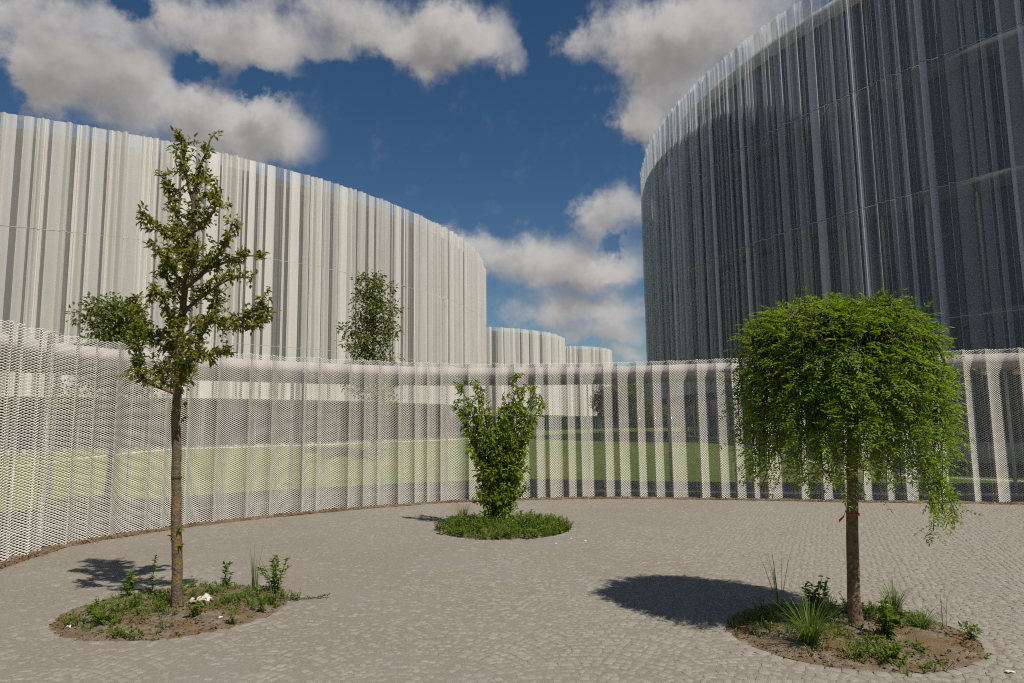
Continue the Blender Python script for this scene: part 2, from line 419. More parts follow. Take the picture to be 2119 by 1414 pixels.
# ------------------------------------------------------------------ plan of the place
FENCE_PTS = [(-4.9, 1.0), (-5.5, 4.0), (-5.95, 6.6), (-6.33, 8.9), (-6.38, 10.2), (-6.06, 11.1), (-5.55, 11.98), (-4.87, 12.8), (-4.2, 13.42), (-3.13, 14.28),
             (-1.7, 15.16), (-0.67, 15.48), (0.9, 15.68), (2.4, 15.62), (4.46, 15.13), (5.9, 14.68), (7.98, 14.12), (9.73, 13.66), (11.6, 13.3), (14.0, 13.1), (18.0, 13.6)]
PATH = catmull(FENCE_PTS, 0.02)
TAN = unit(np.gradient(PATH, axis=0)); NRM = np.stack([-TAN[:, 1], TAN[:, 0]], axis=1)     # away from the square
S_LEN = np.concatenate([[0], np.cumsum(np.linalg.norm(np.diff(PATH, axis=0), axis=1))])
FENCE_H = 3.0

def path_at(s, off=0.0):
    s = np.atleast_1d(s)
    p = np.stack([np.interp(s, S_LEN, PATH[:, k]) for k in (0, 1)], axis=1)
    q = unit(np.stack([np.interp(s, S_LEN, NRM[:, k]) for k in (0, 1)], axis=1))
    return p + q * np.asarray(off).reshape(-1, 1) if np.ndim(off) else p + q * off

def ribbon(s0, s1, step, offs, zs):
    """long sheet following the fence: offs across, zs heights"""
    s = np.arange(s0, s1, step); k = len(offs)
    V = np.stack([np.column_stack([path_at(s, o), np.full(len(s), z)]) for o, z in zip(offs, zs)], axis=1)
    i = np.arange(len(s) - 1)[:, None] * k
    Q = np.vstack([i + [j, j + 1, k + j + 1, k + j] for j in range(k - 1)])
    return V.reshape(-1, 3), Q

BEDS = [(-3.05, 6.54, 1.03), (2.52, 5.58, 0.95), (-0.15, 11.15, 1.06)]

# ------------------------------------------------------------------ ground
V, Q = [], []
g = np.array([-900, -300, -120, -60, -30, 0, 30, 60, 120, 300, 900.])
X, Y = np.meshgrid(g, g + 60)
k = len(g); idx = (np.arange(k - 1)[:, None] * k + np.arange(k - 1)[None]).ravel()[:, None]
tag(obj('ground', np.column_stack([X.ravel(), Y.ravel(), np.full(X.size, -.06)]), [idx + [0, 1, k + 1, k]], MAT['ground']), kind='structure')

def smooth01(t): t = np.clip(t, 0, 1); return t * t * (3 - 2 * t)
def lawn_z(x, y): return .85 * smooth01((y - 19.5 - .12 * np.abs(x)) / 7.0) 

def build_lawn():
    xs = np.arange(-60, 70.1, .5); ys = np.arange(3, 130, .5)
    X, Y = np.meshgrid(xs, ys)
    poly = [tuple(p) for p in path_at(np.arange(0, S_LEN[-1], .3), 1.0)]
    poly = [(poly[0][0], -40)] + poly + [(poly[-1][0], -40)]
    out = ~in_poly(X, Y, poly)
    Z = lawn_z(X, Y) + (vnoise(X, Y, 2.3, 3) - .5) * .03 * smooth01((Y - 19) / 3)
    k = len(xs)
    cell = out[:-1, :-1] & out[1:, :-1] & out[:-1, 1:] & out[1:, 1:]
    ii, jj = np.nonzero(cell); b = (ii * k + jj)[:, None]
    used = np.zeros(X.size, bool); q = b + [0, 1, k + 1, k]; used[q.ravel()] = True
    re = np.cumsum(used) - 1
    V = np.column_stack([X.ravel(), Y.ravel(), Z.ravel()])[used]
    return tag(obj('lawn', V, [re[q]], MAT['grass'], smooth=True), kind='structure')
build_lawn()
V, Q = ribbon(0.2, S_LEN[-1] - .2, .25, [0.05, 1.2, 2.6, 3.9], [.012] * 4)
tag(obj('path', V, [Q], MAT['shade_paving']), kind='structure')

# ------------------------------------------------------------------ pavement of small granite setts
def build_pavement():
    front = [tuple(p) for p in path_at(np.arange(0, S_LEN[-1], .2), -.12)]
    poly = [(-5.5, 1.2)] + front + [(18, 1.2)]
    # bed of sand between the stones
    xs = np.arange(-7, 18.01, .1); ys = np.arange(1.0, 16.2, .1)
    X, Y = np.meshgrid(xs, ys)
    keep = in_poly(X, Y, [(-5.6, 0.9)] + [tuple(p) for p in path_at(np.arange(0, S_LEN[-1], .2), .1)] + [(18.2, .9)])
    for bx, by, br in BEDS: keep &= np.hypot(X - bx, Y - by) > br - .12
    drift = vnoise(X, Y, 1.9, 5) * .6 + vnoise(X, Y, .55, 6) * .4
    cover = smooth01(1 - (X * .5 - Y * .35 + 3.2) / 4.0)            # sand lies thicker away from the near right
    Z = -.0042 + .0050 * (drift - .35) * cover + .0040 * cover
    kx = len(xs); cell = keep[:-1, :-1] & keep[1:, :-1] & keep[:-1, 1:] & keep[1:, 1:]
    ii, jj = np.nonzero(cell); q = (ii * kx + jj)[:, None] + [0, 1, kx + 1, kx]
    used = np.zeros(X.size, bool); used[q.ravel()] = True; re = np.cumsum(used) - 1
    pav = tag(obj('pavement', np.column_stack([X.ravel(), Y.ravel(), Z.ravel()])[used], [re[q]], MAT['sand'], smooth=True), kind='structure')
    # stones laid in segmental arcs
    W, a = 1.05, .068; Rr = W / math.sqrt(2); rot = R(-24)
    c, s = math.cos(rot), math.sin(rot)
    quads = []
    nn = int(Rr * math.pi / 2 / a)
    for bi in range(-22, 23):
        xc = bi * W
        for j in range(-260, 261):
            y0 = j * a + .012 * math.sin(j * 1.7 + bi * 2.3) + rng.normal(0, .004)
            e = np.linspace(math.pi * .25, math.pi * .75, nn + 1)
            e = e + rng.normal(0, .016, nn + 1); e[0] = math.pi * .25; e[-1] = math.pi * .75
            for i in range(nn):
                mid = (e[i] + e[i + 1]) / 2
                dep = a * math.sin(mid)
                px, py = xc + Rr * math.cos(mid), y0 + Rr * math.sin(mid)
                wx, wy = c * px - s * py, s * px + c * py + 6
                if wy < 2.6 or wy > 16 or abs(wx) > .80 * wy + 2.0: continue
                quads.append((wx + rng.normal(0, .004), wy + rng.normal(0, .004), mid + rot, Rr * (e[i + 1] - e[i]), dep))
    A = np.array(quads)
    ok = in_poly(A[:, 0], A[:, 1], poly)
    for bx, by, br in BEDS: ok &= np.hypot(A[:, 0] - bx, A[:, 1] - by) > br + .01
    A = A[ok]
    # a ring of stones edging each bed
    ring = []
    for bx, by, br in BEDS:
        m = int(2 * math.pi * (br - .03) / .095)
        for t in range(m):
            th = 2 * math.pi * t / m
            ring.append((bx + (br - .035) * math.cos(th), by + (br - .035) * math.sin(th), th, .095, .085))
    A = np.vstack([A, ring])
    m = len(A)
    hw = A[:, 3] / 2 - rng.uniform(.002, .007, m); hd = A[:, 4] / 2 - rng.uniform(.002, .007, m)
    hw, hd = np.maximum(hw, .02), np.maximum(hd, .02)
    ang = A[:, 2] + rng.normal(0, .09, m)
    er = np.stack([np.cos(ang), np.sin(ang)], 1); et = np.stack([-np.sin(ang), np.cos(ang)], 1)
    base = rng.normal(0, .0014, m)
    V = np.zeros((m, 8, 3))
    for ci, (sx, sy) in enumerate([(-1, -1), (1, -1), (1, 1), (-1, 1)]):
        jt = rng.uniform(-.007, .007, (m, 2))
        bot = et * (hw * sx)[:, None] + er * (hd * sy)[:, None] + jt
        top = bot * (1 - .005 / np.maximum(hw, hd))[:, None]
        V[:, ci, :2] = bot; V[:, ci, 2] = -.03
        V[:, ci, 2] = base - .0028
        V[:, ci + 4, :2] = top * .93; V[:, ci + 4, 2] = base + rng.normal(0, .0007, m)
    # side walls go down into the sand
    low = V[:, :4].copy(); low[:, :, 2] = -.04
    V = np.concatenate([low, V], axis=1)                     # 12 verts
    faces = np.array([(8, 9, 10, 11)] + [(i, (i + 1) % 4, 4 + (i + 1) % 4, 4 + i) for i in range(4)]
                     + [(4 + i, 4 + (i + 1) % 4, 8 + (i + 1) % 4, 8 + i) for i in range(4)])
    # the 300 that show largest
    z = A[:, 1] * math.cos(PITCH) - CAM_H * math.sin(PITCH)
    u = A[:, 0] / z; v = (A[:, 1] * math.sin(PITCH) + CAM_H * math.cos(PITCH)) / z
    seen = (np.abs(u) < .71) & (v < .478)
    order = np.argsort(np.where(seen, z, 1e9))[:300]
    single = np.zeros(m, bool); single[order] = True
    for i in order:
        obj('paving_stone', V[i], [faces], MAT['sett'], pav, loc=(A[i, 0], A[i, 1], 0))
    rest = np.nonzero(~single)[0]
    Vr = V[rest].copy(); Vr[:, :, 0] += A[rest, 0][:, None]; Vr[:, :, 1] += A[rest, 1][:, None]
    Fr = (np.arange(len(rest))[:, None, None] * 12 + faces[None]).reshape(-1, 4)
    o = obj('paving_stones', Vr.reshape(-1, 3), [Fr], MAT['sett'], pav); o['kind'] = 'stuff'
build_pavement()

def build_beds():
    for bi, (bx, by, br) in enumerate(BEDS):
        rr = np.linspace(0, br - .07, 18); th = np.linspace(0, 2 * math.pi, 64, endpoint=False)
        RR, TH = np.meshgrid(rr, th, indexing='ij')
        X, Y = bx + RR * np.cos(TH), by + RR * np.sin(TH)
        Z = -.012 + .05 * (1 - (RR / br) ** 2) + (vnoise(X, Y, .25, 8 + bi) - .5) * .045 * (1 - (RR / br) ** 3) + (vnoise(X, Y, .08, 18 + bi) - .5) * .02
        n_ = len(th); Q = []
        for i in range(len(rr) - 1):
            for k in range(n_): Q.append((i * n_ + k, (i + 1) * n_ + k, (i + 1) * n_ + (k + 1) % n_, i * n_ + (k + 1) % n_))
        sb = tag(obj('soil_bed', np.column_stack([X.ravel(), Y.ravel(), Z.ravel()]), [Q], MAT['soil'], smooth=True), kind='structure')
        # clods, chips and dead bits lying on the soil
        m = 1500; q = (br - .09) * np.sqrt(rng.random(m)); a = rng.uniform(0, 2 * math.pi, m)
        x, y = bx + q * np.cos(a), by + q * np.sin(a); P = np.column_stack([x, y, -.008 + .05 * (1 - (q / br) ** 2) + rng.uniform(-.004, .012, m)])
        mb = MB(); h_ = m // 2
        D = rand_dirs(h_); D[:, 2] *= .3
        mb.leaves(P[:h_], D, np.array([0, 0, 1.]) + rand_dirs(h_) * .6, rng.uniform(.015, .05, h_), rng.uniform(.006, .018, h_))
        mb.build('dead_bits', MAT['debris'], sb)['kind'] = 'stuff'
        mb = MB(); oc = np.array([(1, 0, 0), (0, 1, 0), (-1, 0, 0), (0, -1, 0), (0, 0, .7), (0, 0, -.7)]); tf = np.array([(0, 1, 4), (1, 2, 4), (2, 3, 4), (3, 0, 4), (1, 0, 5), (2, 1, 5), (3, 2, 5), (0, 3, 5)])
        r_ = rng.uniform(.004, .016, (m - h_, 1, 1)) ; Vp = P[h_:, None] + oc[None] * r_ * rng.uniform(.6, 1.3, (m - h_, 6, 1))
        mb.add(Vp.reshape(-1, 3), T=(np.arange(m - h_)[:, None, None] * 6 + tf[None]).reshape(-1, 3)); mb.build('soil_clods', MAT['soil'], sb)['kind'] = 'stuff'
build_beds()

# strip of brown earth and dead leaves along the fence foot
V, Q = ribbon(0.2, S_LEN[-1] - .2, .12, [-.23, -.12, .0, .12], [.004, .022, .028, .014])
V[:, :2] += (vnoise(V[:, 0] * 3, V[:, 1] * 3, .5, 4)[:, None] - .5) * .10
V[:, 2] += (vnoise(V[:, 0], V[:, 1], .1, 9) - .5) * .02
tag(obj('earth_strip', V, [Q], MAT['soil']), kind='structure')
def build_debris():
    mb = MB(); m = 9000
    s = rng.uniform(3, S_LEN[-1] - 1, m)
    patch = vnoise(s, s * 0, .9, 2); s = s[patch > .35 + rng.uniform(-.2, .2, m)]
    m = len(s)
    p = path_at(s, rng.normal(-.17, .06, m))
    P = np.column_stack([p, rng.uniform(.006, .04, m)])
    D = rand_dirs(m); D[:, 2] *= .35
    N = np.array([0, 0, 1.]) + rand_dirs(m) * .5
    mb.leaves(P, D, N, rng.uniform(.015, .045, m), rng.uniform(.008, .02, m))
    tag(mb.build('leaf_litter', MAT['debris']), 'brown dead leaves and grit along the foot of the metal fence', 'leaf litter', kind='stuff')
build_debris()

# ------------------------------------------------------------------ expanded-metal fence
def fold_profile(length, r, wlo, whi, dlo, dhi, cap, flat=0.0):
    """scallops: outward curving folds that meet in sharp creases; depth goes with width"""
    s, d, pos = [], [], 0.0
    while pos < length + whi * 2:
        w = r.uniform(wlo, whi) if r.random() > .35 else r.uniform(wlo, wlo + (whi - wlo) * .4)
        A = min(cap, w * r.uniform(dlo, dhi))
        if flat and r.random() < flat: w = r.uniform(whi, whi * 1.8); A = r.uniform(.03, .07)
        s.append(pos); d.append(A); pos += w
    s.append(pos); d.append(.05)
    return np.array(s), np.array(d)

def pleat_profile(length, r, smooth, ripple, nmax, cap):
    """smooth shallow bays between runs of tight deep pleats"""
    s, d, pos = [], [], 0.0
    while pos < length + 2:
        w = r.uniform(*smooth); s.append(pos); d.append(w * r.uniform(.10, .26)); pos += w
        for _ in range(r.integers(1, nmax + 1)):
            w = r.uniform(*ripple); s.append(pos); d.append(min(cap, w * r.uniform(.8, 1.35))); pos += w
    s.append(pos); d.append(.05)
    return np.array(s), np.array(d)

def fold_eval(s, ks, kd, skew=1.0):
    i = np.clip(np.searchsorted(ks, s, side='right') - 1, 0, len(ks) - 2)
    t = np.clip((s - ks[i]) / (ks[i + 1] - ks[i]), 0, 1)
    t = t ** skew                                   # the fold leans, its crest off centre
    return kd[i] * np.sin(np.pi * t) ** .62 - kd.mean() * .5

def build_fence():
    r = np.random.default_rng(21)
    fence = thing('mesh_fence', 'tall wavy fence of white expanded metal curving round the paved square', 'fence', (2.4, 15.6, 0))
    ox, oy = 2.4, 15.6
    ks, kd = fold_profile(S_LEN[-1], r, .28, .66, .36, .56, .27)
    s = np.arange(0.3, S_LEN[-1] - .3, .004)
    d = fold_eval(s, ks, kd, 1.25)
    C = path_at(s, d)
    u = np.concatenate([[0], np.cumsum(np.linalg.norm(np.diff(C, axis=0), axis=1))])
    HL, ROW, SWID, TILT = .037, .0175, .0150, R(56)
    nu = int(u[-1] / HL); uu = np.arange(nu) * HL
    P = np.stack([np.interp(uu, u, C[:, k]) for k in (0, 1)], axis=1)
    T = unit(np.gradient(P, axis=0)); NF = np.stack([T[:, 1], -T[:, 0]], axis=1)          # towards the square
    rows = np.arange(int((FENCE_H - .03) / ROW))
    z0 = .03 + rows * ROW
    per = 40                                                                             # strands across one panel
    for a in range(0, nu - 1, per):
        b = min(a + per, nu - 1)
        i = np.arange(a, b + 1); m = len(i)
        zig = np.where((i[None, :] + rows[:, None]) % 2 == 0, 1, -1) * ROW * .50
        zc = z0[:, None] + zig                                                           # rows x m
        ac_z = math.cos(TILT) * SWID / 2; ac_n = math.sin(TILT) * SWID / 2
        base = np.broadcast_to(P[i][None], (len(rows), m, 2))
        nf = np.broadcast_to(NF[i][None], (len(rows), m, 2))
        sh = r.normal(0, .002)                                                            # panels sit a little unevenly
        lo = np.concatenate([base + nf * (ac_n + sh), (zc - ac_z)[:, :, None]], axis=2)
        hi = np.concatenate([base - nf * (ac_n - sh), (zc + ac_z)[:, :, None]], axis=2)
        V = np.concatenate([lo, hi], axis=1).reshape(-1, 3)                               # each row: m low, m high
        V[:, 0] -= ox; V[:, 1] -= oy
        rb = (rows * 2 * m)[:, None, None]; q = np.stack([np.arange(m - 1), np.arange(1, m), m + np.arange(1, m), m + np.arange(m - 1)], axis=1)[None]
        Q = (rb + q).reshape(-1, 4)
        obj('mesh_panel', V, [Q], MAT['strand'], fence)
    for sp in np.arange(1.2, S_LEN[-1] - .5, 3.1):
        p = path_at(sp, .24)[0]
        mb = MB(); mb.tube([(0, 0, 0), (0, 0, FENCE_H - .25)], .022, 8); mb.build('post', MAT['steel'], fence, True, (p[0] - ox, p[1] - oy, 0))
    for z in (.16,):
        ss = np.arange(.5, S_LEN[-1] - .5, .2); p = path_at(ss, .185)
        mb = MB(); mb.tube(np.column_stack([p - [ox, oy], np.full(len(ss), z)]), .012, 6); mb.build('rail', MAT['steel'], fence, True)
build_fence()

# ------------------------------------------------------------------ canopy behind the fence
def build_canopy():
    can = thing('canopy', 'flat pale walkway canopy on slim posts right behind the metal fence', 'canopy', (2.4, 17.5, 0))
    ox, oy = 2.4, 17.5
    for nm, offs, z0, z1, mt in (('roof_slab', (.50, 3.35), 2.68, 2.925, 'canopy'),):
        s = np.arange(2.0, S_LEN[-1] - .3, .25)
        a, b = path_at(s, offs[0]) - [ox, oy], path_at(s, offs[1]) - [ox, oy]
        k = len(s); V = np.concatenate([np.stack([np.column_stack([p, np.full(k, z)]) for p, z in ((a, z0), (b, z0), (b, z1), (a, z1))], axis=1)]).reshape(-1, 3)
        i = np.arange(k - 1)[:, None] * 4
        Q = np.vstack([i + [j, (j + 1) % 4, 4 + (j + 1) % 4, 4 + j] for j in range(4)])
        obj(nm, V, [Q, np.array([(0, 3, 2, 1), ((k - 1) * 4, (k - 1) * 4 + 1, (k - 1) * 4 + 2, (k - 1) * 4 + 3)])], MAT[mt], can)
    for sp in np.arange(3.0, S_LEN[-1] - 1, 3.7):
        p = path_at(sp, 2.1)[0]
        mb = MB(); mb.tube([(0, 0, 0.01), (0, 0, 2.685)], .038, 10); mb.build('column', MAT['white'], can, True, (p[0] - ox, p[1] - oy, 0))
build_canopy()
for (sx, lab) in ((9.95, 'small white box lamp under the canopy, the left one of the pair at far right'), (10.62, 'small white box lamp under the canopy, nearest the right edge of the picture')):
    t = thing('canopy_lamp', lab, 'lamp', (sx, 14.72, 2.53), 'box lamps under the canopy')
    mb = MB(); mb.box((-.065, -.06, 0), (.065, .06, .12)); mb.build('lamp_body', MAT['white'], t)
    mb = MB(); mb.box((-.03, -.03, .118), (.03, .03, .152)); mb.build('mount', MAT['steel'], t)

# ------------------------------------------------------------------ buildings with metal skins
def build_building(name, label, cx, cy, rad, top, joints, zskin, a0, a1, skin, inner, seed, wlo, whi, alo, ahi, base=.8, pw=2.6, parapet=.85, nmul=0, gap=1.3, slab='concrete', rail='white', skew=1.0, cap=.26, joint=.004, npl=0, mix=(.45, .6), thin=.24, wide=.4):
    """a0..a1: the arc towards the square, given as angles round the plan centre"""
    r = np.random.default_rng(seed)
    B = thing(name, label, 'building', (cx, cy, base))
    per = 2 * math.pi * rad
    if npl: ks, kd = pleat_profile(per, r, (wlo, whi), (alo, ahi), npl, cap)
    else: ks, kd = fold_profile(per, r, wlo, whi, alo, ahi, cap, .08)
    # random mesh openness per pleat; the darker stripes stand in for shaded fold sides
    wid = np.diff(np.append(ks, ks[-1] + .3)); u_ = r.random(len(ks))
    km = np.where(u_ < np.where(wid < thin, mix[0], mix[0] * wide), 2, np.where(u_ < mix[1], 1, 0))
    levels = [zskin] + joints + [top]
    def skin_mesh(s0, s1, z0, z1, step, sh):
        s = np.arange(s0, s1 + step * .5, step); d = fold_eval(s % per, ks, kd, skew) + sh
        th = s / rad
        P = np.column_stack([(rad + d) * np.cos(th), (rad + d) * np.sin(th)])
        k = len(s); V = np.vstack([np.column_stack([P, np.full(k, z0 - base)]), np.column_stack([P, np.full(k, z1 - base)])])
        i = np.arange(k - 1)[:, None]
        f = np.clip(np.searchsorted(ks, (s[:-1] + step / 2) % per, side='right') - 1, 0, len(ks) - 1)
        return V, i + [0, 1, k + 1, k], km[f]
    s0, s1 = a0 * rad, a1 * rad
    npan = max(1, int((s1 - s0) / pw))
    edges = np.linspace(s0, s1, npan + 1)
    for li in range(len(levels) - 1):
        for p in range(npan):
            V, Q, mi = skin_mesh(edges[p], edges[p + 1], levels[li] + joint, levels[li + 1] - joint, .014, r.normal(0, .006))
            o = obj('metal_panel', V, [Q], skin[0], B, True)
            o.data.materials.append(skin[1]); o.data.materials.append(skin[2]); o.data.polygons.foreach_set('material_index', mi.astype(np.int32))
        V, Q, mi = skin_mesh(s1, s0 + per, levels[li] + joint, levels[li + 1] - joint, .06, 0)
        obj('rear_skin', V, [Q], skin[1], B, True)
    # rails at the joints, following the folds
    for z in joints + [zskin + .05]:
        s = np.arange(s0, s1, .05); d = fold_eval(s % per, ks, kd, skew) - .02; th = s / rad
        mb = MB(); mb.tube(np.column_stack([(rad + d) * np.cos(th), (rad + d) * np.sin(th), np.full(len(s), z - base)]), .009, 4); mb.build('joint_rail', MAT[rail], B)
    th = np.linspace(0, 2 * math.pi, 161)
    def drum(nm, rr, z0, z1, mt, cap=False):
        c, s_ = np.cos(th[:-1]), np.sin(th[:-1]); k = 160
        V = np.vstack([np.column_stack([rr * c, rr * s_, np.full(k, z - base)]) for z in (z0, z1)]); i = np.arange(k)[:, None]; j = ((np.arange(k) + 1) % k)[:, None]
        F_ = [np.hstack([i, j, j + k, i + k])]
        if cap:
            V = np.vstack([V, (0, 0, z0 - base), (0, 0, z1 - base)])
            F_.append(np.vstack([np.hstack([j, i, np.full((k, 1), 2 * k)]), np.hstack([i + k, j + k, np.full((k, 1), 2 * k + 1)])]))
        return obj(nm, V, F_, mt, B, False)
    roof = top - parapet
    fl = [zskin + .2] + joints + [roof]
    for i in range(len(fl) - 1):
        drum('inner_wall', rad - gap, fl[i] + (.2 if gap > .8 else .002), fl[i + 1] - (.2 if gap > .8 else .002) + (.25 if gap < .8 and i == len(fl) - 2 else 0), inner)
    for i, z in enumerate(fl):
        drum('roof' if i == len(fl) - 1 else 'floor_slab', rad - (.75 if gap < .8 else .55), z - .2, z + .2, MAT[slab if i < len(fl) - 1 else 'concrete'], True)
    drum('ground_floor_glazing', rad - 2.2, base, zskin + .01, MAT['glass'])
    drum('plinth', rad - 1.6, base - .5, base + .1, MAT['concrete'], True)
    # supports between slab edge and skin
    am = (a0 + a1) / 2; n_c = 26
    for t in np.linspace(a0 + .05, a1 - .05, n_c):
        mb = MB(); mb.tube([((rad - 1.75) * math.cos(t), (rad - 1.75) * math.sin(t), 0), ((rad - 1.75) * math.cos(t), (rad - 1.75) * math.sin(t), zskin - base)], .06, 8)
        mb.build('column', MAT['white'], B, True)
    for t in np.linspace(a0 + .01, a1 - .01, nmul) if nmul else []:
        mb = MB(); mb.tube([((rad - gap + .04) * math.cos(t), (rad - gap + .04) * math.sin(t), zskin + .41 - base), ((rad - gap + .04) * math.cos(t), (rad - gap + .04) * math.sin(t), roof - .2 - base)], .06, 6)
        mb.build('mullion', MAT['steel'], B, True)
    return B

build_building('curved_building', 'long curved white building with pleated metal skin filling the left side', -32.0, 52.5, 29.9, 13.7, [5.3, 9.3], 2.9,
               R(-100), R(25), MAT['skin_white'], MAT['blind'], 31, .06, .30, .50, .90, skew=1.6, cap=.24, mix=(.60, .66), thin=.145, wide=.0, parapet=.62, gap=.50)
build_building('round_tower', 'tall dark round building with pleated metal skin rising on the right', 36.3, 36.9, 28.5, 17.0, [4.6, 8.6, 12.65], 2.9,
               R(132), R(262), MAT['skin_right'], MAT['glass'], 47, .10, .40, .08, .20, skew=1.1, cap=.26, npl=3, mix=(.75, .85), parapet=.55, gap=.9, joint=.012, nmul=44, slab='dark_slab')
build_building('round_building', 'small pale round building just right of the long curved white one', -8.0, 99.9, 15.3, 13.7, [5.3, 9.3], 2.9,
               R(-110), R(20), MAT['skin_far'], MAT['blind'], 53, .14, .75, .45, .75, skew=1.6, cap=.36, mix=(.6, .66), thin=.32, wide=.08, parapet=.62, gap=.50)
build_building('low_round_building', 'farthest and smallest pale round building, beside the patch of open sky', 7.0, 116.6, 9.35, 13.7, [5.3, 9.3], 2.9,
               R(-110), R(20), MAT['skin_far'], MAT['blind'], 59, .14, .75, .45, .75, skew=1.6, cap=.36, mix=(.6, .66), thin=.32, wide=.08, parapet=.62, gap=.50)
for cx, cy, rad, a0, a1 in ((-32.0, 52.5, 31.2, -100, 25), (36.3, 36.9, 29.8, 150, 262)):
    th = np.arange(R(a0), R(a1), .01); k = len(th)
    gz = lawn_z(cx + rad * np.cos(th), cy + rad * np.sin(th))
    prof = [(rad, -.2), (rad, .03), (rad - .09, .03), (rad - .09, -.2)]
    V = np.stack([np.column_stack([cx + q * np.cos(th), cy + q * np.sin(th), gz + z]) for q, z in prof], axis=1).reshape(-1, 3)
    i = np.arange(k - 1)[:, None] * 4
    tag(obj('kerb', V, [np.vstack([i + [j, j + 1, j + 5, j + 4] for j in range(3)])], MAT['concrete']), kind='structure')

# a plain office block far behind, only glimpsed between canopy and lawn
def build_far_block():
    B = thing('office_block', 'low grey office block far behind, glimpsed under the canopy through the fence', 'building', (42, 140, 0))
    mb = MB(); mb.box((-26, -5, 0), (26, 6, 11.3)); mb.build('wall', MAT['far_wall'], B)
    for fl in range(3):
        for k in range(17):
            x = -25 + k * 3; z = 1.0 + fl * 3.6
            mb = MB(); mb.box((x, -5.05, z), (x + 2.3, -4.9, z + 2.1)); mb.build('window', MAT['glass'], B)
    mb = MB(); mb.box((-24.0, -3, 11.3), (-21.6, 0, 13.6)); mb.build('rooftop_unit', MAT['steel'], B)
    mb = MB(); mb.box((-26.2, -5.2, 11.3), (26.2, 6.2, 11.6)); mb.build('roof', MAT['steel'], B)
build_far_block()

# ------------------------------------------------------------------ trees
def limb_path(pts, step=.05, wob=.008):
    P = catmull(np.array(pts), step)
    w = rng.normal(0, wob, P.shape); w[0] = 0
    for _ in range(2): w[1:-1] = (w[:-2] + w[1:-1] + w[2:]) / 3
    return P + w

PEAR = [
    (0.045, [(0.001, 0.0, -0.025), (-0.039, 0.0, 0.685), (-0.086, 0.0, 1.556), (-0.088, 0.0, 2.002), (-0.092, 0.02, 2.503), (-0.07, 0.03, 3.062), (-0.03, 0.02, 3.531), (-0.011, 0.0, 3.86), (0.007, 0.0, 4.101), (0.077, 0.0, 4.343), (0.139, -0.02, 4.52)]),
    (0.02, [(-0.021, 0.0, 3.86), (-0.101, 0.03, 4.114), (-0.159, 0.05, 4.367), (-0.192, 0.06, 4.58)]),
    (0.016, [(-0.058, 0.0, 3.102), (-0.092, -0.05, 3.371), (-0.199, -0.12, 3.456), (-0.295, -0.18, 3.547), (-0.407, -0.22, 3.674)]),
    (0.018, [(-0.043, 0.0, 3.289), (-0.191, 0.08, 3.696), (-0.306, 0.12, 3.954), (-0.35, 0.12, 4.176)]),
    (0.018, [(-0.016, 0.0, 3.525), (0.127, -0.05, 3.604), (0.236, -0.1, 3.728), (0.276, -0.1, 3.869)]),
    (0.016, [(-0.002, 0.0, 3.86), (0.119, 0.1, 3.965), (0.175, 0.14, 3.905)]),
    (0.022, [(-0.052, 0.0, 2.962), (0.168, -0.1, 3.123), (0.352, -0.18, 3.33), (0.473, -0.22, 3.524)]),
    (0.018, [(0.145, -0.1, 3.123), (0.348, -0.05, 3.202), (0.509, 0.0, 3.282), (0.632, 0.02, 3.262)]),
    (0.022, [(-0.072, 0.0, 2.684), (0.089, 0.15, 2.943), (0.278, 0.25, 3.105), (0.456, 0.28, 3.133)]),
    (0.02, [(-0.081, 0.0, 2.455), (0.189, -0.15, 2.576), (0.452, -0.25, 2.558), (0.67, -0.3, 2.504), (0.805, -0.32, 2.556), (0.867, -0.32, 2.665)]),
    (0.014, [(0.5, -0.26, 2.556), (0.687, -0.3, 2.648), (0.791, -0.3, 2.779)]),
    (0.02, [(-0.09, 0.0, 2.047), (0.101, -0.12, 2.236), (0.311, -0.2, 2.27), (0.485, -0.22, 2.288)]),
    (0.018, [(-0.086, 0.0, 2.364), (-0.008, 0.2, 2.479), (0.057, 0.35, 2.787), (0.076, 0.4, 2.992)]),
    (0.02, [(-0.093, 0.0, 1.912), (-0.207, -0.1, 1.971), (-0.363, -0.15, 2.063), (-0.411, -0.17, 2.194), (-0.36, -0.18, 2.325), (-0.401, -0.2, 2.478), (-0.379, -0.22, 2.698)]),
    (0.018, [(-0.091, 0.0, 2.273), (-0.315, 0.12, 2.403), (-0.511, 0.22, 2.535), (-0.647, 0.28, 2.737), (-0.692, 0.3, 2.934)]),
    (0.018, [(-0.075, 0.0, 2.546), (-0.128, -0.15, 2.706), (-0.174, -0.25, 2.868), (-0.278, -0.3, 2.815)]),
    (0.018, [(-0.069, 0.0, 2.823), (-0.3, 0.12, 3.084), (-0.387, 0.18, 3.315), (-0.474, 0.2, 3.443)]),
    (0.016, [(-0.059, 0.0, 3.009), (-0.123, -0.18, 3.131), (-0.128, -0.25, 3.295)]),
    (0.016, [(-0.097, 0.0, 2.002), (0.103, -0.3, 2.069), (0.174, -0.42, 2.229), (0.236, -0.48, 2.391)]),
    (0.016, [(-0.087, 0.0, 2.182), (-0.284, 0.3, 2.352), (-0.404, 0.45, 2.564), (-0.447, 0.5, 2.769)]),
    (0.015, [(-0.061, 0.0, 3.055), (0.086, -0.22, 3.141), (0.138, -0.3, 3.301)]),
    (0.015, [(-0.048, 0.0, 3.195), (-0.141, 0.22, 3.444), (-0.175, 0.3, 3.714)]),
    (0.014, [(-0.095, 0.0, 1.948), (-0.278, 0.08, 2.031), (-0.394, 0.12, 2.127), (-0.247, 0.1, 2.147)]),
]
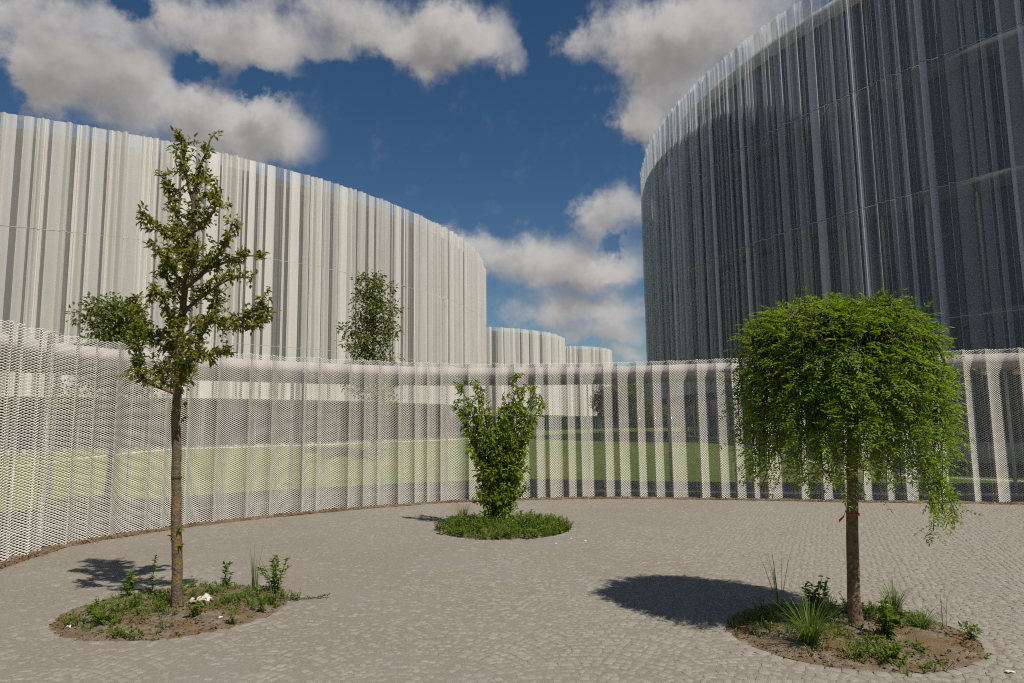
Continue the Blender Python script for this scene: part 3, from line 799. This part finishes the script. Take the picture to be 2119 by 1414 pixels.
def build_pear():
    T = thing('pear_tree', 'slender young pear tree with sparse upright crown in the left planting bed', 'tree', (-3.027, 6.519, 0.02))
    crown = MB()
    for bi, (rad, pts) in enumerate(PEAR):
        pts = [(x, y, z - .05 * max(0, z - 2)) for x, y, z in pts]
        P = limb_path(pts, .05, .006 if bi == 0 else .012); n_ = len(P)
        t = np.linspace(0, 1, n_)
        if bi == 0:
            z = P[:, 2]; rr = np.interp(z, [-.03, .1, 1.9, 3, 4, 4.6], [.056, .047, .040, .028, .014, .005])
        else: rr = rad * .8 * (1 - .75 * t) + .002
        mb = MB(); mb.tube(P, rr, 9 if bi == 0 else 6); mb.build('trunk' if bi == 0 else 'branch', MAT['bark'], T, True)
        start = .45 if bi == 0 else .22
        seg = np.linalg.norm(np.diff(P, axis=0), axis=1).sum()
        m = int(seg * (1 - start) / .021)
        for q in np.linspace(start, 1.0, m):
            if bi == 0 and rng.random() < .45: continue
            p = np.array([np.interp(q, t, P[:, c]) for c in range(3)])
            d = unit(P[min(n_ - 1, int(q * n_) + 1)] - P[max(0, int(q * n_) - 2)])
            # short spur ending in a rosette of leaves
            o = unit(rng.normal(size=3) + np.array([0, 0, .5])); ln = rng.uniform(.01, .10) if rng.random() < .75 else rng.uniform(.1, .19)
            tip = p + o * ln
            if ln > .04:
                tw = MB(); crown_tw.append((p, tip))
            k = rng.integers(10, 17); f = rng.uniform(.25, 1.05, k)[:, None]
            dirs = unit(unit(o + d * .5) * .55 + rand_dirs(k) * .95 + np.array([0, 0, .10]))
            crown.leaves(p + (tip - p) * f + rng.normal(0, .016, (k, 3)), dirs, np.array([0, 0, 1.]) + rand_dirs(k) * .55,
                         rng.uniform(.034, .066, k), rng.uniform(.017, .028, k), .34)
    # a few suckers on the bare stem
    for z, sgn in ((.56, 1), (.62, -1), (.70, 1), (1.75, -1), (1.82, 1), (1.68, 1)):
        k = 6; p = np.array([-.03 + .03 * sgn - .02 * (z > 1), -.03, z])
        crown.leaves(np.repeat(p[None], k, 0), unit(rand_dirs(k) * .7 + [.6 * sgn, -.3, .1]), np.array([0, 0, 1.]) + rand_dirs(k) * .4, rng.uniform(.035, .06, k), .022, .3)
    tw = MB()
    for a, b_ in crown_tw: tw.tube([a, (a + b_) / 2 + rng.normal(0, .004, 3), b_], [.004, .003, .002], 4, False)
    tw.build('twigs', MAT['twig'], T)['kind'] = 'stuff'
    crown.build('crown', MAT['pear_leaf'], T)
crown_tw = []
build_pear()

def build_weeping():
    T = thing('weeping_tree', 'small weeping tree with dense umbrella crown in the right planting bed', 'tree', (2.621, 5.624, 0.02))
    P = limb_path([(0, 0, -.03), (.005, 0, .3), (.02, 0, .7), (.05, 0, 1.1), (.085, .01, 1.6), (.06, .02, 1.9), (.04, .02, 2.12)], .06, .006)
    mb = MB(); mb.tube(P, np.interp(P[:, 2], [-.03, .08, .25, 1.2, 1.9, 2.1, 2.28], [.066, .054, .047, .041, .040, .048, .03]), 12); mb.build('trunk', MAT['bark2'], T, True)
    crown = MB(); tw = MB()
    top = np.array([.03, .02, 2.08])
    LP, LD, LN, LL, LW = [], [], [], [], []
    def pinnate(p, d, ln):
        d = unit(d); side = unit(np.cross(d, [0, 0, 1.]) + rng.normal(0, .2, 3)); up = np.cross(side, d)
        m = 5
        for k in range(m):
            t = (k + .7) / m
            q = p + d * ln * t - np.array([0, 0, 1]) * ln * .25 * t * t
            for sg in (-1, 1):
                LP.append(q); LD.append(unit(side * sg * .85 + d * .55 + rng.normal(0, .12, 3))); LN.append(up + rng.normal(0, .25, 3))
                LL.append(rng.uniform(.026, .040)); LW.append(rng.uniform(.009, .014))
        LP.append(p + d * ln - np.array([0, 0, 1]) * ln * .25); LD.append(d - np.array([0, 0, .4])); LN.append(up); LL.append(.036); LW.append(.013)
    NS = 250
    for i in range(NS):
        az = 2 * math.pi * (i * .61803) + rng.normal(0, .2)
        h = np.array([math.cos(az), math.sin(az), 0])
        rr = .81 * math.sqrt(rng.uniform(.06, 1.0)) if i % 4 else rng.uniform(.64, .84)
        side = math.cos(az) > .8 and rng.random() < .2
        if side: rr *= 1.12
        rr *= .90 * (1 - .06 * math.cos(az))
        rise = .27 * math.sqrt(max(0.0, 1 - (rr / 1.05) ** 2)) + rng.uniform(-.02, .17)
        deep = rng.random()
        zend = 1.96 - deep * (.35 + .55 * rr) - .1
        if rr < .55: zend = rng.uniform(1.15, 2.25)
        b2 = np.array([top[0], top[1], 0])
        pts = [top + rng.normal(0, .02, 3), top + h * rr * .45 + [0, 0, rise], top + h * rr * .85 + [0, 0, rise * .82],
               top + h * rr * 1.0 + [0, 0, -.10], b2 + h * rr * 1.02 + [rng.normal(0, .03), rng.normal(0, .03), (zend + 1.98) / 2],
               b2 + h * rr * rng.uniform(.94, 1.06) + [0, 0, min(zend, 1.92)]]
        C = limb_path(pts, .05, .045); n_ = len(C); t = np.linspace(0, 1, n_)
        if i % 14 == 0:
            b = MB(); b.tube(C, .016 * (1 - .85 * t) + .002, 6); b.build('branch', MAT['bark2'], T, True)
        else: tw.tube(C[::2], (.007 * (1 - .8 * t) + .0015)[::2], 4, False)
        seg = np.linalg.norm(np.diff(C, axis=0), axis=1); s = np.concatenate([[0], np.cumsum(seg)])
        for q in np.arange(.14, s[-1], .043):
            p = np.array([np.interp(q, s, C[:, c]) for c in range(3)])
            if rng.random() < .22: continue
            tdir = unit(np.array([np.interp(min(q + .05, s[-1]), s, C[:, c]) for c in range(3)]) - p + 1e-6)
            up = .45 if p[2] > 2.16 else (.1 if p[2] > 1.9 else -.1)
            out = h * .9 + rng.normal(0, .55, 3) + [0, 0, up]
            pinnate(p, out + tdir * .2, rng.uniform(.10, .19))
    # curtain in front of the stem
    for k in range(120):
        az = rng.uniform(-3.3, .2); h = np.array([math.cos(az), math.sin(az), 0]); rr = rng.uniform(.16, .72)
        a = np.array([top[0], top[1], 2.02]) + h * rr; b_ = a + [rng.normal(0, .06), rng.normal(0, .06), -rng.uniform(.4, .95)]
        C = limb_path([a, (a + b_) / 2 + rng.normal(0, .03, 3), b_], .05, .03); tw.tube(C[::2], .0028, 4, False)
        for p in C[1:]:
            if rng.random() < .8: pinnate(p, h * .6 + rng.normal(0, .6, 3), rng.uniform(.10, .17))
    # the low hanging spray at the right
    for k in range(7):
        a = np.array([.55 + rng.normal(0, .06), -.15 + rng.normal(0, .1), 1.35]); b_ = a + [rng.uniform(-.14, .2), rng.normal(0, .05), -rng.uniform(.35, .58)]
        C = limb_path([a, (a + b_) / 2 + [.04, 0, 0], b_], .05, .012); tw.tube(C, .003, 4, False)
        for p in C[1:]:
            for _ in range(2): pinnate(p, rng.normal(0, .5, 3) + [.1, -.1, -.35], rng.uniform(.09, .14))
    crown.leaves(np.array(LP), np.array(LD), np.array(LN), np.array(LL), np.array(LW), .12)
    crown.build('crown', MAT['weep_leaf'], T)
    tw.build('twigs', MAT['twig'], T)['kind'] = 'stuff'
build_weeping()

def build_shrub():
    T = thing('forked_shrub', 'bushy light green forked shrub standing in the middle planting bed', 'shrub', (-.23, 11.50, .03))
    crown = MB(); tw = MB()
    ends = [(-.62, 0, 2.25), (-.40, .2, 2.3), (-.30, -.15, 2.12), (-.55, -.1, 1.8), (-.72, .1, 1.95), (.30, 0, 2.38), (.42, .15, 2.25), (.62, -.05, 2.2), (.72, .1, 2.0), (.55, -.2, 1.75),
            (-.05, .25, 1.6), (.12, -.25, 1.75), (-.45, -.25, 1.2), (.45, -.2, 1.15), (-.38, .15, .8), (.42, .2, .85), (-.1, -.3, .9), (.15, -.32, .6), (-.30, -.25, .5), (.1, .1, 2.0), (-.2, .3, 1.2), (.25, .3, 1.3),
            (.30, -.1, .7), (-.30, -.1, .7), (.36, .1, 1.1), (-.36, .1, 1.1), (0, -.32, .45), (.22, -.25, 1.45), (-.15, -.25, 1.8), (.05, .0, 1.9), (.42, 0, .55), (-.40, 0, .55),
            (.5, .0, 1.5), (-.5, .05, 1.5), (0, -.2, 1.3), (.33, -.28, .9), (-.25, -.3, 1.55), (.3, -.1, 1.95)]
    for ei, e in enumerate(ends):
        e = np.array(e); b0 = np.array([rng.normal(0, .05), rng.normal(0, .05), -.02])
        k1 = b0 + (e - b0) * .4 * [.55, .55, 1]
        C = limb_path([b0, k1, e], .05, .014); t = np.linspace(0, 1, len(C))
        mb = MB(); mb.tube(C, .016 * (1 - .8 * t) + .003, 6); mb.build('stem', MAT['twig'], T, True)
        for q in np.arange(.14, 1.001, .026 / max(.5, np.linalg.norm(e))):
            p = np.array([np.interp(q, t, C[:, c]) for c in range(3)])
            if rng.random() < .2: continue
            o = unit(rng.normal(size=3) + [0, 0, .45]); ln = rng.uniform(.06, .24) * (1.1 - .45 * q)
            tip = p + o * ln; tw.tube([p, (p + tip) / 2 + [0, 0, .01], tip], [.003, .0025, .002], 4, False)
            k = rng.integers(5, 9); f = rng.uniform(.15, 1, k)[:, None]
            crown.leaves(p + (tip - p) * f, unit(rand_dirs(k) + o * .6 + [0, 0, -.1]), np.array([0, 0, 1.]) + rand_dirs(k) * .5, rng.uniform(.05, .105, k), rng.uniform(.022, .042, k), .3)
    tw.build('twigs', MAT['twig'], T)['kind'] = 'stuff'
    crown.build('crown', MAT['shrub_leaf'], T)
build_shrub()

def build_tree(name, label, loc, height, width, trunk_h, leaf, seed, nl=4200, mat='far_leaf', cone=.6, group=None):
    r = np.random.default_rng(seed)
    T = thing(name, label, 'tree', loc, group)
    C = limb_path([(0, 0, -.05), (r.normal(0, .04), 0, height * .4), (r.normal(0, .08), r.normal(0, .08), height * .96)], .2, .01)
    mb = MB(); mb.tube(C, np.interp(C[:, 2], [0, height], [.02 + height * .012, .008]), 8); mb.build('trunk', MAT['bark'], T, True)
    tips = []
    nb = 34
    for i in range(nb):
        f = trunk_h / height + (1 - trunk_h / height) * (i + .5) / nb * .93
        z = f * height; az = i * 2.4 + r.normal(0, .3)
        k = (z - trunk_h) / (height - trunk_h)
        reach = width / 2 * (min(1, k / .18 + .55)) * (1 - k) ** cone * r.uniform(.75, 1.12)
        p0 = np.array([np.interp(z, C[:, 2], C[:, 0]), np.interp(z, C[:, 2], C[:, 1]), z])
        e = p0 + np.array([math.cos(az), math.sin(az), 0]) * reach + [0, 0, reach * r.uniform(.25, .8)]
        B = limb_path([p0, (p0 + e) / 2 + [0, 0, -.03 * reach], e], .15, .012); t = np.linspace(0, 1, len(B))
        m_ = MB(); m_.tube(B, .004 * height * (1 - .85 * t) + .003, 5); m_.build('branch', MAT['twig'], T, True)
        for q in np.linspace(.3, 1, max(4, int(reach / .11))): tips.append((np.array([np.interp(q, t, B[:, c]) for c in range(3)]), reach))
    for q in np.linspace(.75, 1, 8): tips.append((np.array([np.interp(q * height * .96, C[:, 2], C[:, c]) for c in (0, 1)] + [q * height * .96]), .4))
    per = max(3, nl // len(tips)); crown = MB()
    for p, reach in tips:
        if r.random() < .08: continue
        k = int(per * r.uniform(.5, 1.5))
        c = p + r.normal(0, .05 * width ** .5, 3)
        o = r.normal(0, .075 * width ** .5, (k, 3)) * [1, 1, .85]
        d = unit(o + r.normal(0, .05, (k, 3)))
        crown.leaves(c + o, d, np.array([0, 0, 1.]) + unit(r.normal(size=(k, 3))) * .7, r.uniform(.7, 1.25, k) * leaf, r.uniform(.45, .65, k) * leaf, .25)
    crown.build('crown', MAT[mat], T)
    return T

build_tree('lawn_tree', 'narrow tree rising behind the fence in front of the long curved building', (-4.74, 24.0, .25), 6.75, 2.5, 1.9, .12, 5, 6000, cone=.42)
build_tree('lawn_tree', 'bushy tree behind the fence, half hidden by the pear tree at left', (-8.55, 15.0, 0), 4.45, 1.95, 1.5, .09, 6, 7500, cone=.35)
FAR = [((10.6, 70, .8), 6.2, 5.2, 'broad green tree seen through the fence at the foot of the farthest building', 71),
       ((13.6, 74, .8), 6.0, 5.0, 'green tree seen through the fence in the gap between the buildings', 72),
       ((8.2, 58, .8), 3.2, 3.4, 'low round tree seen through the fence before the small round building', 73)]
FAR += [((20.0, 98, .6), 8.2, 7.0, 'leftmost dark tree in the far row glimpsed under the tall round building', 74),
        ((27.5, 101, .6), 7.6, 7.5, 'second dark tree of the far row glimpsed under the tall round building', 75),
        ((35.5, 97, .6), 8.4, 8.0, 'third dark tree of the far row glimpsed under the tall round building', 76)]
for loc, hh, ww, lab, sd in FAR:
    build_tree('distant_tree', lab, loc, hh, ww, 1.0, .28, sd, 2600, cone=.3, group='distant trees between the buildings')

# ------------------------------------------------------------------ weeds and grass in the beds
def soil_z(x, y):
    for bx, by, br in BEDS:
        d = math.hypot(x - bx, y - by)
        if d < br - .07: return -.02 + .05 * (1 - (d / br) ** 2)
    return 0.0

def herb(mb, st, x, y, z, h, spread, nst, leaf, r):
    for _ in range(nst):
        a = r.uniform(0, 2 * math.pi); o = np.array([math.cos(a), math.sin(a), 0]) * spread * r.uniform(.2, 1)
        hh = h * r.uniform(.6, 1.05)
        P = limb_path([(x, y, z - .01), (x + o[0] * .4, y + o[1] * .4, z + hh * .5), (x + o[0], y + o[1], z + hh)], .02, .004)
        st.tube(P[::2] if len(P) > 4 else P, .0022, 4, False)
        for q in range(2, len(P)):
            if r.random() < .25: continue
            f = q / len(P); k = 3 if r.random() < .5 else 2
            d = unit(r.normal(size=(k, 3)) * [1, 1, .3] + [0, 0, .25 + .4 * f])
            mb.leaves(np.repeat(P[q][None], k, 0), d, np.array([0, 0, 1.]) + unit(r.normal(size=(k, 3))) * .4, leaf * r.uniform(.6, 1.2, k) * (1.1 - .35 * f), leaf * .36, .2)

def blades(mb, x, y, z, n_, h, spread, wid, r, lean=.5):
    for _ in range(n_):
        a = r.uniform(0, 2 * math.pi); hh = h * r.uniform(.45, 1.05); L = spread * r.uniform(.1, 1) * (hh / h)
        o = np.array([math.cos(a), math.sin(a), 0]); b0 = np.array([x, y, z - .01]) + o * r.uniform(0, .035)
        sd = np.array([-o[1], o[0], 0]) * wid * r.uniform(.6, 1.2) / 2
        t = np.array([0, .35, .7, 1.0])
        droop = r.uniform(0, lean)
        C = b0 + o * (L * t ** 1.6)[:, None] + np.array([0, 0, 1]) * (hh * (t - droop * t ** 2.4 * .55))[:, None]
        w = np.array([.8, 1, .7, .06])[:, None]
        V = np.vstack([C - sd * w, C + sd * w])
        mb.add(V, [(0, 1, 5, 4), (1, 2, 6, 5), (2, 3, 7, 6)])

def plant(name, label, cat, x, y, kind, seed, **k):
    r = np.random.default_rng(seed); z = soil_z(x, y)
    T = thing(name, label, cat, (x, y, z))
    if kind == 'herb':
        mb, st = MB(), MB(); herb(mb, st, 0, 0, 0, k['h'], k['spread'], k['n'], k['leaf'], r)
        mb.build('leaves', MAT['weed'], T); st.build('stems', MAT['weed'], T)
    else:
        mb = MB(); blades(mb, 0, 0, 0, k['n'], k['h'], k['spread'], k['w'], r, k.get('lean', .5)); mb.build('blades', MAT[k.get('mat', 'blade')], T)
    return T

plant('weed', 'bushy many-stemmed weed at the right rim of the left planting bed', 'weed', -2.36, 7.12, 'herb', 1, h=.36, spread=.17, n=12, leaf=.058)
plant('dry_grass_tuft', 'tall thin pale grass stalks beside the bushy weed, left planting bed', 'grass tuft', -2.60, 7.22, 'blade', 2, h=.50, spread=.16, n=16, w=.007, mat='dry', lean=.1)
plant('weed', 'tall single-stemmed weed at the back of the left planting bed, left of the trunk', 'weed', -3.62, 7.22, 'herb', 3, h=.36, spread=.05, n=3, leaf=.05)
plant('weed', 'feathery upright weed at the back of the left bed, right of the trunk', 'weed', -2.92, 7.30, 'herb', 4, h=.24, spread=.06, n=4, leaf=.06)
plant('weed', 'leafy weed with broad leaves at the left back rim of the left bed', 'weed', -3.74, 6.98, 'herb', 5, h=.24, spread=.10, n=5, leaf=.07)
plant('weed', 'small upright weed near the front right of the left planting bed', 'weed', -2.34, 6.02, 'herb', 6, h=.16, spread=.05, n=3, leaf=.045)
plant('weed', 'little tree-shaped weed casting a dark shadow, right part of left bed', 'weed', -2.20, 6.36, 'herb', 7, h=.22, spread=.08, n=3, leaf=.06)
plant('grass_tuft', 'green grass tuft in the right part of the left planting bed', 'grass tuft', -2.22, 6.62, 'blade', 8, h=.22, spread=.16, n=40, w=.008)
plant('weed', 'dark leafy clump in front of the crumpled bag', 'weed', -2.72, 6.18, 'herb', 9, h=.14, spread=.10, n=7, leaf=.055)
plant('weed', 'lone small weed on the front rim of the left planting bed', 'weed', -2.92, 5.62, 'herb', 10, h=.09, spread=.06, n=4, leaf=.05)
plant('weed', 'low bushy weed beside the white cup, front left of the left bed', 'weed', -3.42, 6.02, 'herb', 11, h=.18, spread=.17, n=12, leaf=.058)

plant('long_grass_clump', 'big clump of long arching grass in front of the weeping tree', 'grass clump', 2.10, 5.22, 'blade', 21, h=.44, spread=.46, n=260, w=.0065, lean=1.35)
plant('grass_stalks', 'tall thin grass stalks at the back left of the right planting bed', 'grass tuft', 2.22, 6.12, 'blade', 22, h=.62, spread=.30, n=14, w=.007, lean=.1)
plant('grass_tuft', 'spiky grass tuft right behind the weeping tree trunk, right side', 'grass tuft', 3.12, 6.00, 'blade', 23, h=.36, spread=.28, n=120, w=.005, lean=.9)
plant('grass_tuft', 'low spreading grass tuft at the right of the right planting bed', 'grass tuft', 3.12, 5.60, 'blade', 24, h=.20, spread=.28, n=190, w=.005, lean=1.2)
plant('weed', 'broad-leaved weed in front of the weeping tree trunk, right side', 'weed', 2.70, 5.32, 'herb', 25, h=.26, spread=.14, n=9, leaf=.075)
plant('weed', 'small yellowish weed on the right rim of the right planting bed', 'weed', 3.34, 5.36, 'herb', 26, h=.12, spread=.10, n=8, leaf=.045)
plant('grass_stalk', 'lone tall grass stalk at the right rim of the right planting bed', 'grass stalk', 3.33, 5.70, 'blade', 27, h=.44, spread=.12, n=4, w=.007, mat='dry', lean=.1)
plant('weed', 'upright leafy weed just left of the weeping tree trunk', 'weed', 2.50, 6.02, 'herb', 28, h=.32, spread=.12, n=7, leaf=.06)
plant('weed', 'low weed on the front rim of the right planting bed', 'weed', 2.48, 4.90, 'herb', 29, h=.12, spread=.16, n=14, leaf=.05)
plant('grass_tuft', 'tall wispy grass at the left of the middle planting bed', 'grass tuft', -.82, 11.42, 'blade', 41, h=.50, spread=.30, n=110, w=.007, lean=.7)

def ground_cover(label, bi, spots, herbs, seed, dens=1.0):
    """low mixed weeds that run together"""
    r = np.random.default_rng(seed); bx, by, br = BEDS[bi]
    mb, st, gb = MB(), MB(), MB()
    for (x, y, rad, n_, h) in spots:
        for _ in range(int(n_ * dens)):
            a, q = r.uniform(0, 2 * math.pi), rad * math.sqrt(r.random())
            xx, yy = x + q * math.cos(a), y + q * math.sin(a)
            if math.hypot(xx - bx, yy - by) > br + .02: continue
            if r.random() < herbs: herb(mb, st, xx, yy, soil_z(xx, yy), h * r.uniform(.4, 1.2), .08, r.integers(2, 5), r.uniform(.022, .042) * (1.5 if bi == 2 else 1), r)
            else: blades(gb, xx, yy, soil_z(xx, yy), 14, h * 1.3, .09, .007, r, .7)
    T = thing('ground_weeds', label, 'ground weeds', (0, 0, 0)); T['kind'] = 'stuff'
    mb.build('leaves', MAT['weed'], T); st.build('stems', MAT['weed'], T)
    if gb.V: gb.build('grass_blades', MAT['blade'], T)

ground_cover('patchy low green weeds over the bare soil of the left planting bed', 0,
             [(-3.45, 6.35, .42, 60, .09), (-3.1, 6.0, .38, 46, .09), (-3.55, 6.75, .38, 46, .10), (-2.75, 6.95, .38, 52, .10), (-2.35, 6.75, .32, 44, .11), (-2.6, 6.4, .25, 12, .08), (-3.1, 7.15, .32, 34, .09), (-3.05, 6.5, .9, 40, .05)], .68, 61, .72)
ground_cover('patchy low weeds over the shaded left half of the right planting bed', 1,
             [(2.1, 5.75, .40, 50, .10), (2.35, 5.15, .35, 40, .09), (2.75, 6.15, .35, 44, .11), (2.55, 4.9, .28, 30, .07), (3.05, 5.8, .28, 26, .10), (2.2, 6.0, .3, 32, .11), (2.5, 5.5, .85, 30, .05)], .62, 62, .8)
ground_cover('thick green weeds filling the middle planting bed round the shrub', 2, [(-.15, 11.15, 1.04, 520, .15), (.45, 11.1, .4, 60, .22), (-.6, 11.2, .35, 50, .2)], .82, 63)

def build_runner():
    mb, st = MB(), MB(); r = np.random.default_rng(77)
    P = limb_path([(0, 0, .01), (.25, -.02, .02), (.5, .01, .015), (.66, .05, .03)], .02, .004); st.tube(P, .003, 4, False)
    for p in P[2:]:
        k = 4; mb.leaves(np.repeat(p[None], k, 0), unit(r.normal(size=(k, 3)) * [1, 1, .4] + [0, 0, .2]), np.array([0, 0, 1.]) + r.normal(0, .3, (k, 3)), r.uniform(.015, .035, k), .014)
    T = thing('creeping_weed', 'creeping weed runner spreading onto the paving right of the left bed', 'weed', (-2.42, 6.83, 0))
    mb.build('leaves', MAT['dry'], T); st.build('stems', MAT['dry'], T)
build_runner()

# ------------------------------------------------------------------ litter and ribbons
m, n, l, b = newmat('printed_plastic')
tc = n.new('ShaderNodeTexCoord'); vo = n.new('ShaderNodeTexNoise'); vo.inputs['Scale'].default_value = 14; vo.inputs['Detail'].default_value = 2; l.new(tc.outputs['Object'], vo.inputs['Vector'])
rp = n.new('ShaderNodeValToRGB'); rp.color_ramp.interpolation = 'CONSTANT'; rp.color_ramp.elements[0].color = (.50, .10, .05, 1); rp.color_ramp.elements[1].position = .40; rp.color_ramp.elements[1].color = (.62, .57, .48, 1)
l.new(vo.outputs['Fac'], rp.inputs[0]); l.new(rp.outputs[0], b.inputs['Base Color']); b.inputs['Roughness'].default_value = .4
MAT['bag'] = m
MAT['paper'] = noisy('white_paper', (.62, .62, .60), (.72, .72, .70), 20, .7)
MAT['ribbon'] = noisy('red_ribbon', (.42, .02, .03), (.55, .04, .04), 8, .5)
MAT['tape'] = noisy('pale_tape', (.62, .48, .45), (.72, .62, .58), 8, .5)

def crumple(name, label, cat, loc, size, amp, mat, seed, group=None):
    r = np.random.default_rng(seed); k = 16
    u, v = np.meshgrid(np.linspace(-1, 1, k), np.linspace(-1, 1, k))
    rr = np.clip(1 - .35 * np.maximum(abs(u), abs(v)) ** 4, .5, 1)
    X, Y = u * rr * size[0] / 2, v * rr * size[1] / 2
    sc = max(size) / 4
    Z = (vnoise(X + 9, Y + 9, sc, seed) * .6 + vnoise(X + 5, Y + 3, sc / 2.2, seed + 1) * .4) * amp * (1.15 - np.hypot(u, v) ** 2 * .6) 
    Z = Z - Z.min()
    X, Y = X + r.normal(0, size[0] * .018, X.shape), Y + r.normal(0, size[1] * .018, Y.shape)
    idx = (np.arange(k - 1)[:, None] * k + np.arange(k - 1)[None]).ravel()[:, None]
    return tag(obj(name, np.column_stack([X.ravel(), Y.ravel(), Z.ravel()]), [idx + [0, 1, k + 1, k]], MAT[mat], loc=loc), label, cat, group)

crumple('plastic_bag', 'crumpled white and red plastic bag lying at the pear tree foot', 'plastic bag', (-2.86, 6.62, soil_z(-2.86, 6.62)), (.27, .18), .12, 'bag', 3)
crumple('paper_scrap', 'small white paper cup lying at the left end of the left bed', 'litter', (-3.66, 5.98, soil_z(-3.66, 5.98) + .002), (.05, .05), .04, 'paper', 4)
crumple('paper_scrap', 'pale wrapper on the paving at the back rim of the left bed', 'litter', (-3.80, 7.34, .004), (.16, .10), .04, 'paper', 5)
crumple('paper_scrap', 'white torn tissue under a weed, front right of the left bed', 'litter', (-2.50, 6.16, soil_z(-2.5, 6.16) + .002), (.07, .06), .03, 'paper', 6)
crumple('fallen_leaf', 'pale dry leaf on the paving in the bottom right corner', 'leaf', (3.14, 4.68, .004), (.075, .05), .012, 'tape', 7)
for k, (x, y, lab) in enumerate([(.98, 9.95, 'larger white litter scrap on the paving, right of the middle bed'), (.56, 9.75, 'white litter crumb on the paving before the middle bed'), (.80, 10.15, 'tiny white fleck on the paving nearest the middle bed rim')]):
    crumple('paper_scrap', lab, 'litter', (x, y, .004), (.045 - k * .008, .035), .015, 'paper', 10 + k)

def ribbon_tie(name, label, root_xyz, rad, mat, tails, loopmat=None):
    T = thing(name, label, 'ribbon', root_xyz)
    th = np.linspace(0, 2 * math.pi, 25)
    mb = MB()
    for i in range(24):
        a, b_ = th[i], th[i + 1]
        mb.add([(rad * math.cos(a), rad * math.sin(a), -.008), (rad * math.cos(b_), rad * math.sin(b_), -.008), (rad * math.cos(b_), rad * math.sin(b_), .008), (rad * math.cos(a), rad * math.sin(a), .008)], [(0, 1, 2, 3)])
    mb.build('loop', MAT[loopmat or mat], T)
    for pts in tails:
        P = catmull(np.array(pts), .01); w = np.linspace(.007, .012, len(P))[:, None] * np.array([.25, .3, 1.0])
        mb = MB(); k = len(P); mb.add(np.vstack([P - w, P + w]), [(i, i + 1, k + i + 1, k + i) for i in range(k - 1)]); mb.build('tail', MAT[mat], T)
ribbon_tie('red_ribbon', 'red ribbon tied round the trunk of the weeping tree', (2.621 + .035, 5.624, .875), .049, 'ribbon',
           [[(-.053, -.02, 0), (-.07, -.03, .03), (-.085, -.03, -.01), (-.13, -.04, -.045)], [(-.053, -.02, 0), (-.062, -.03, -.03), (-.06, -.03, -.065)]])
ribbon_tie('tag_tape', 'pale torn tape tied round the trunk of the pear tree', (-3.027 - .062, 6.519, 1.17), .047, 'tape',
           [[(-.045, -.02, 0), (-.06, -.03, -.02), (-.08, -.03, -.08)]], 'twig')
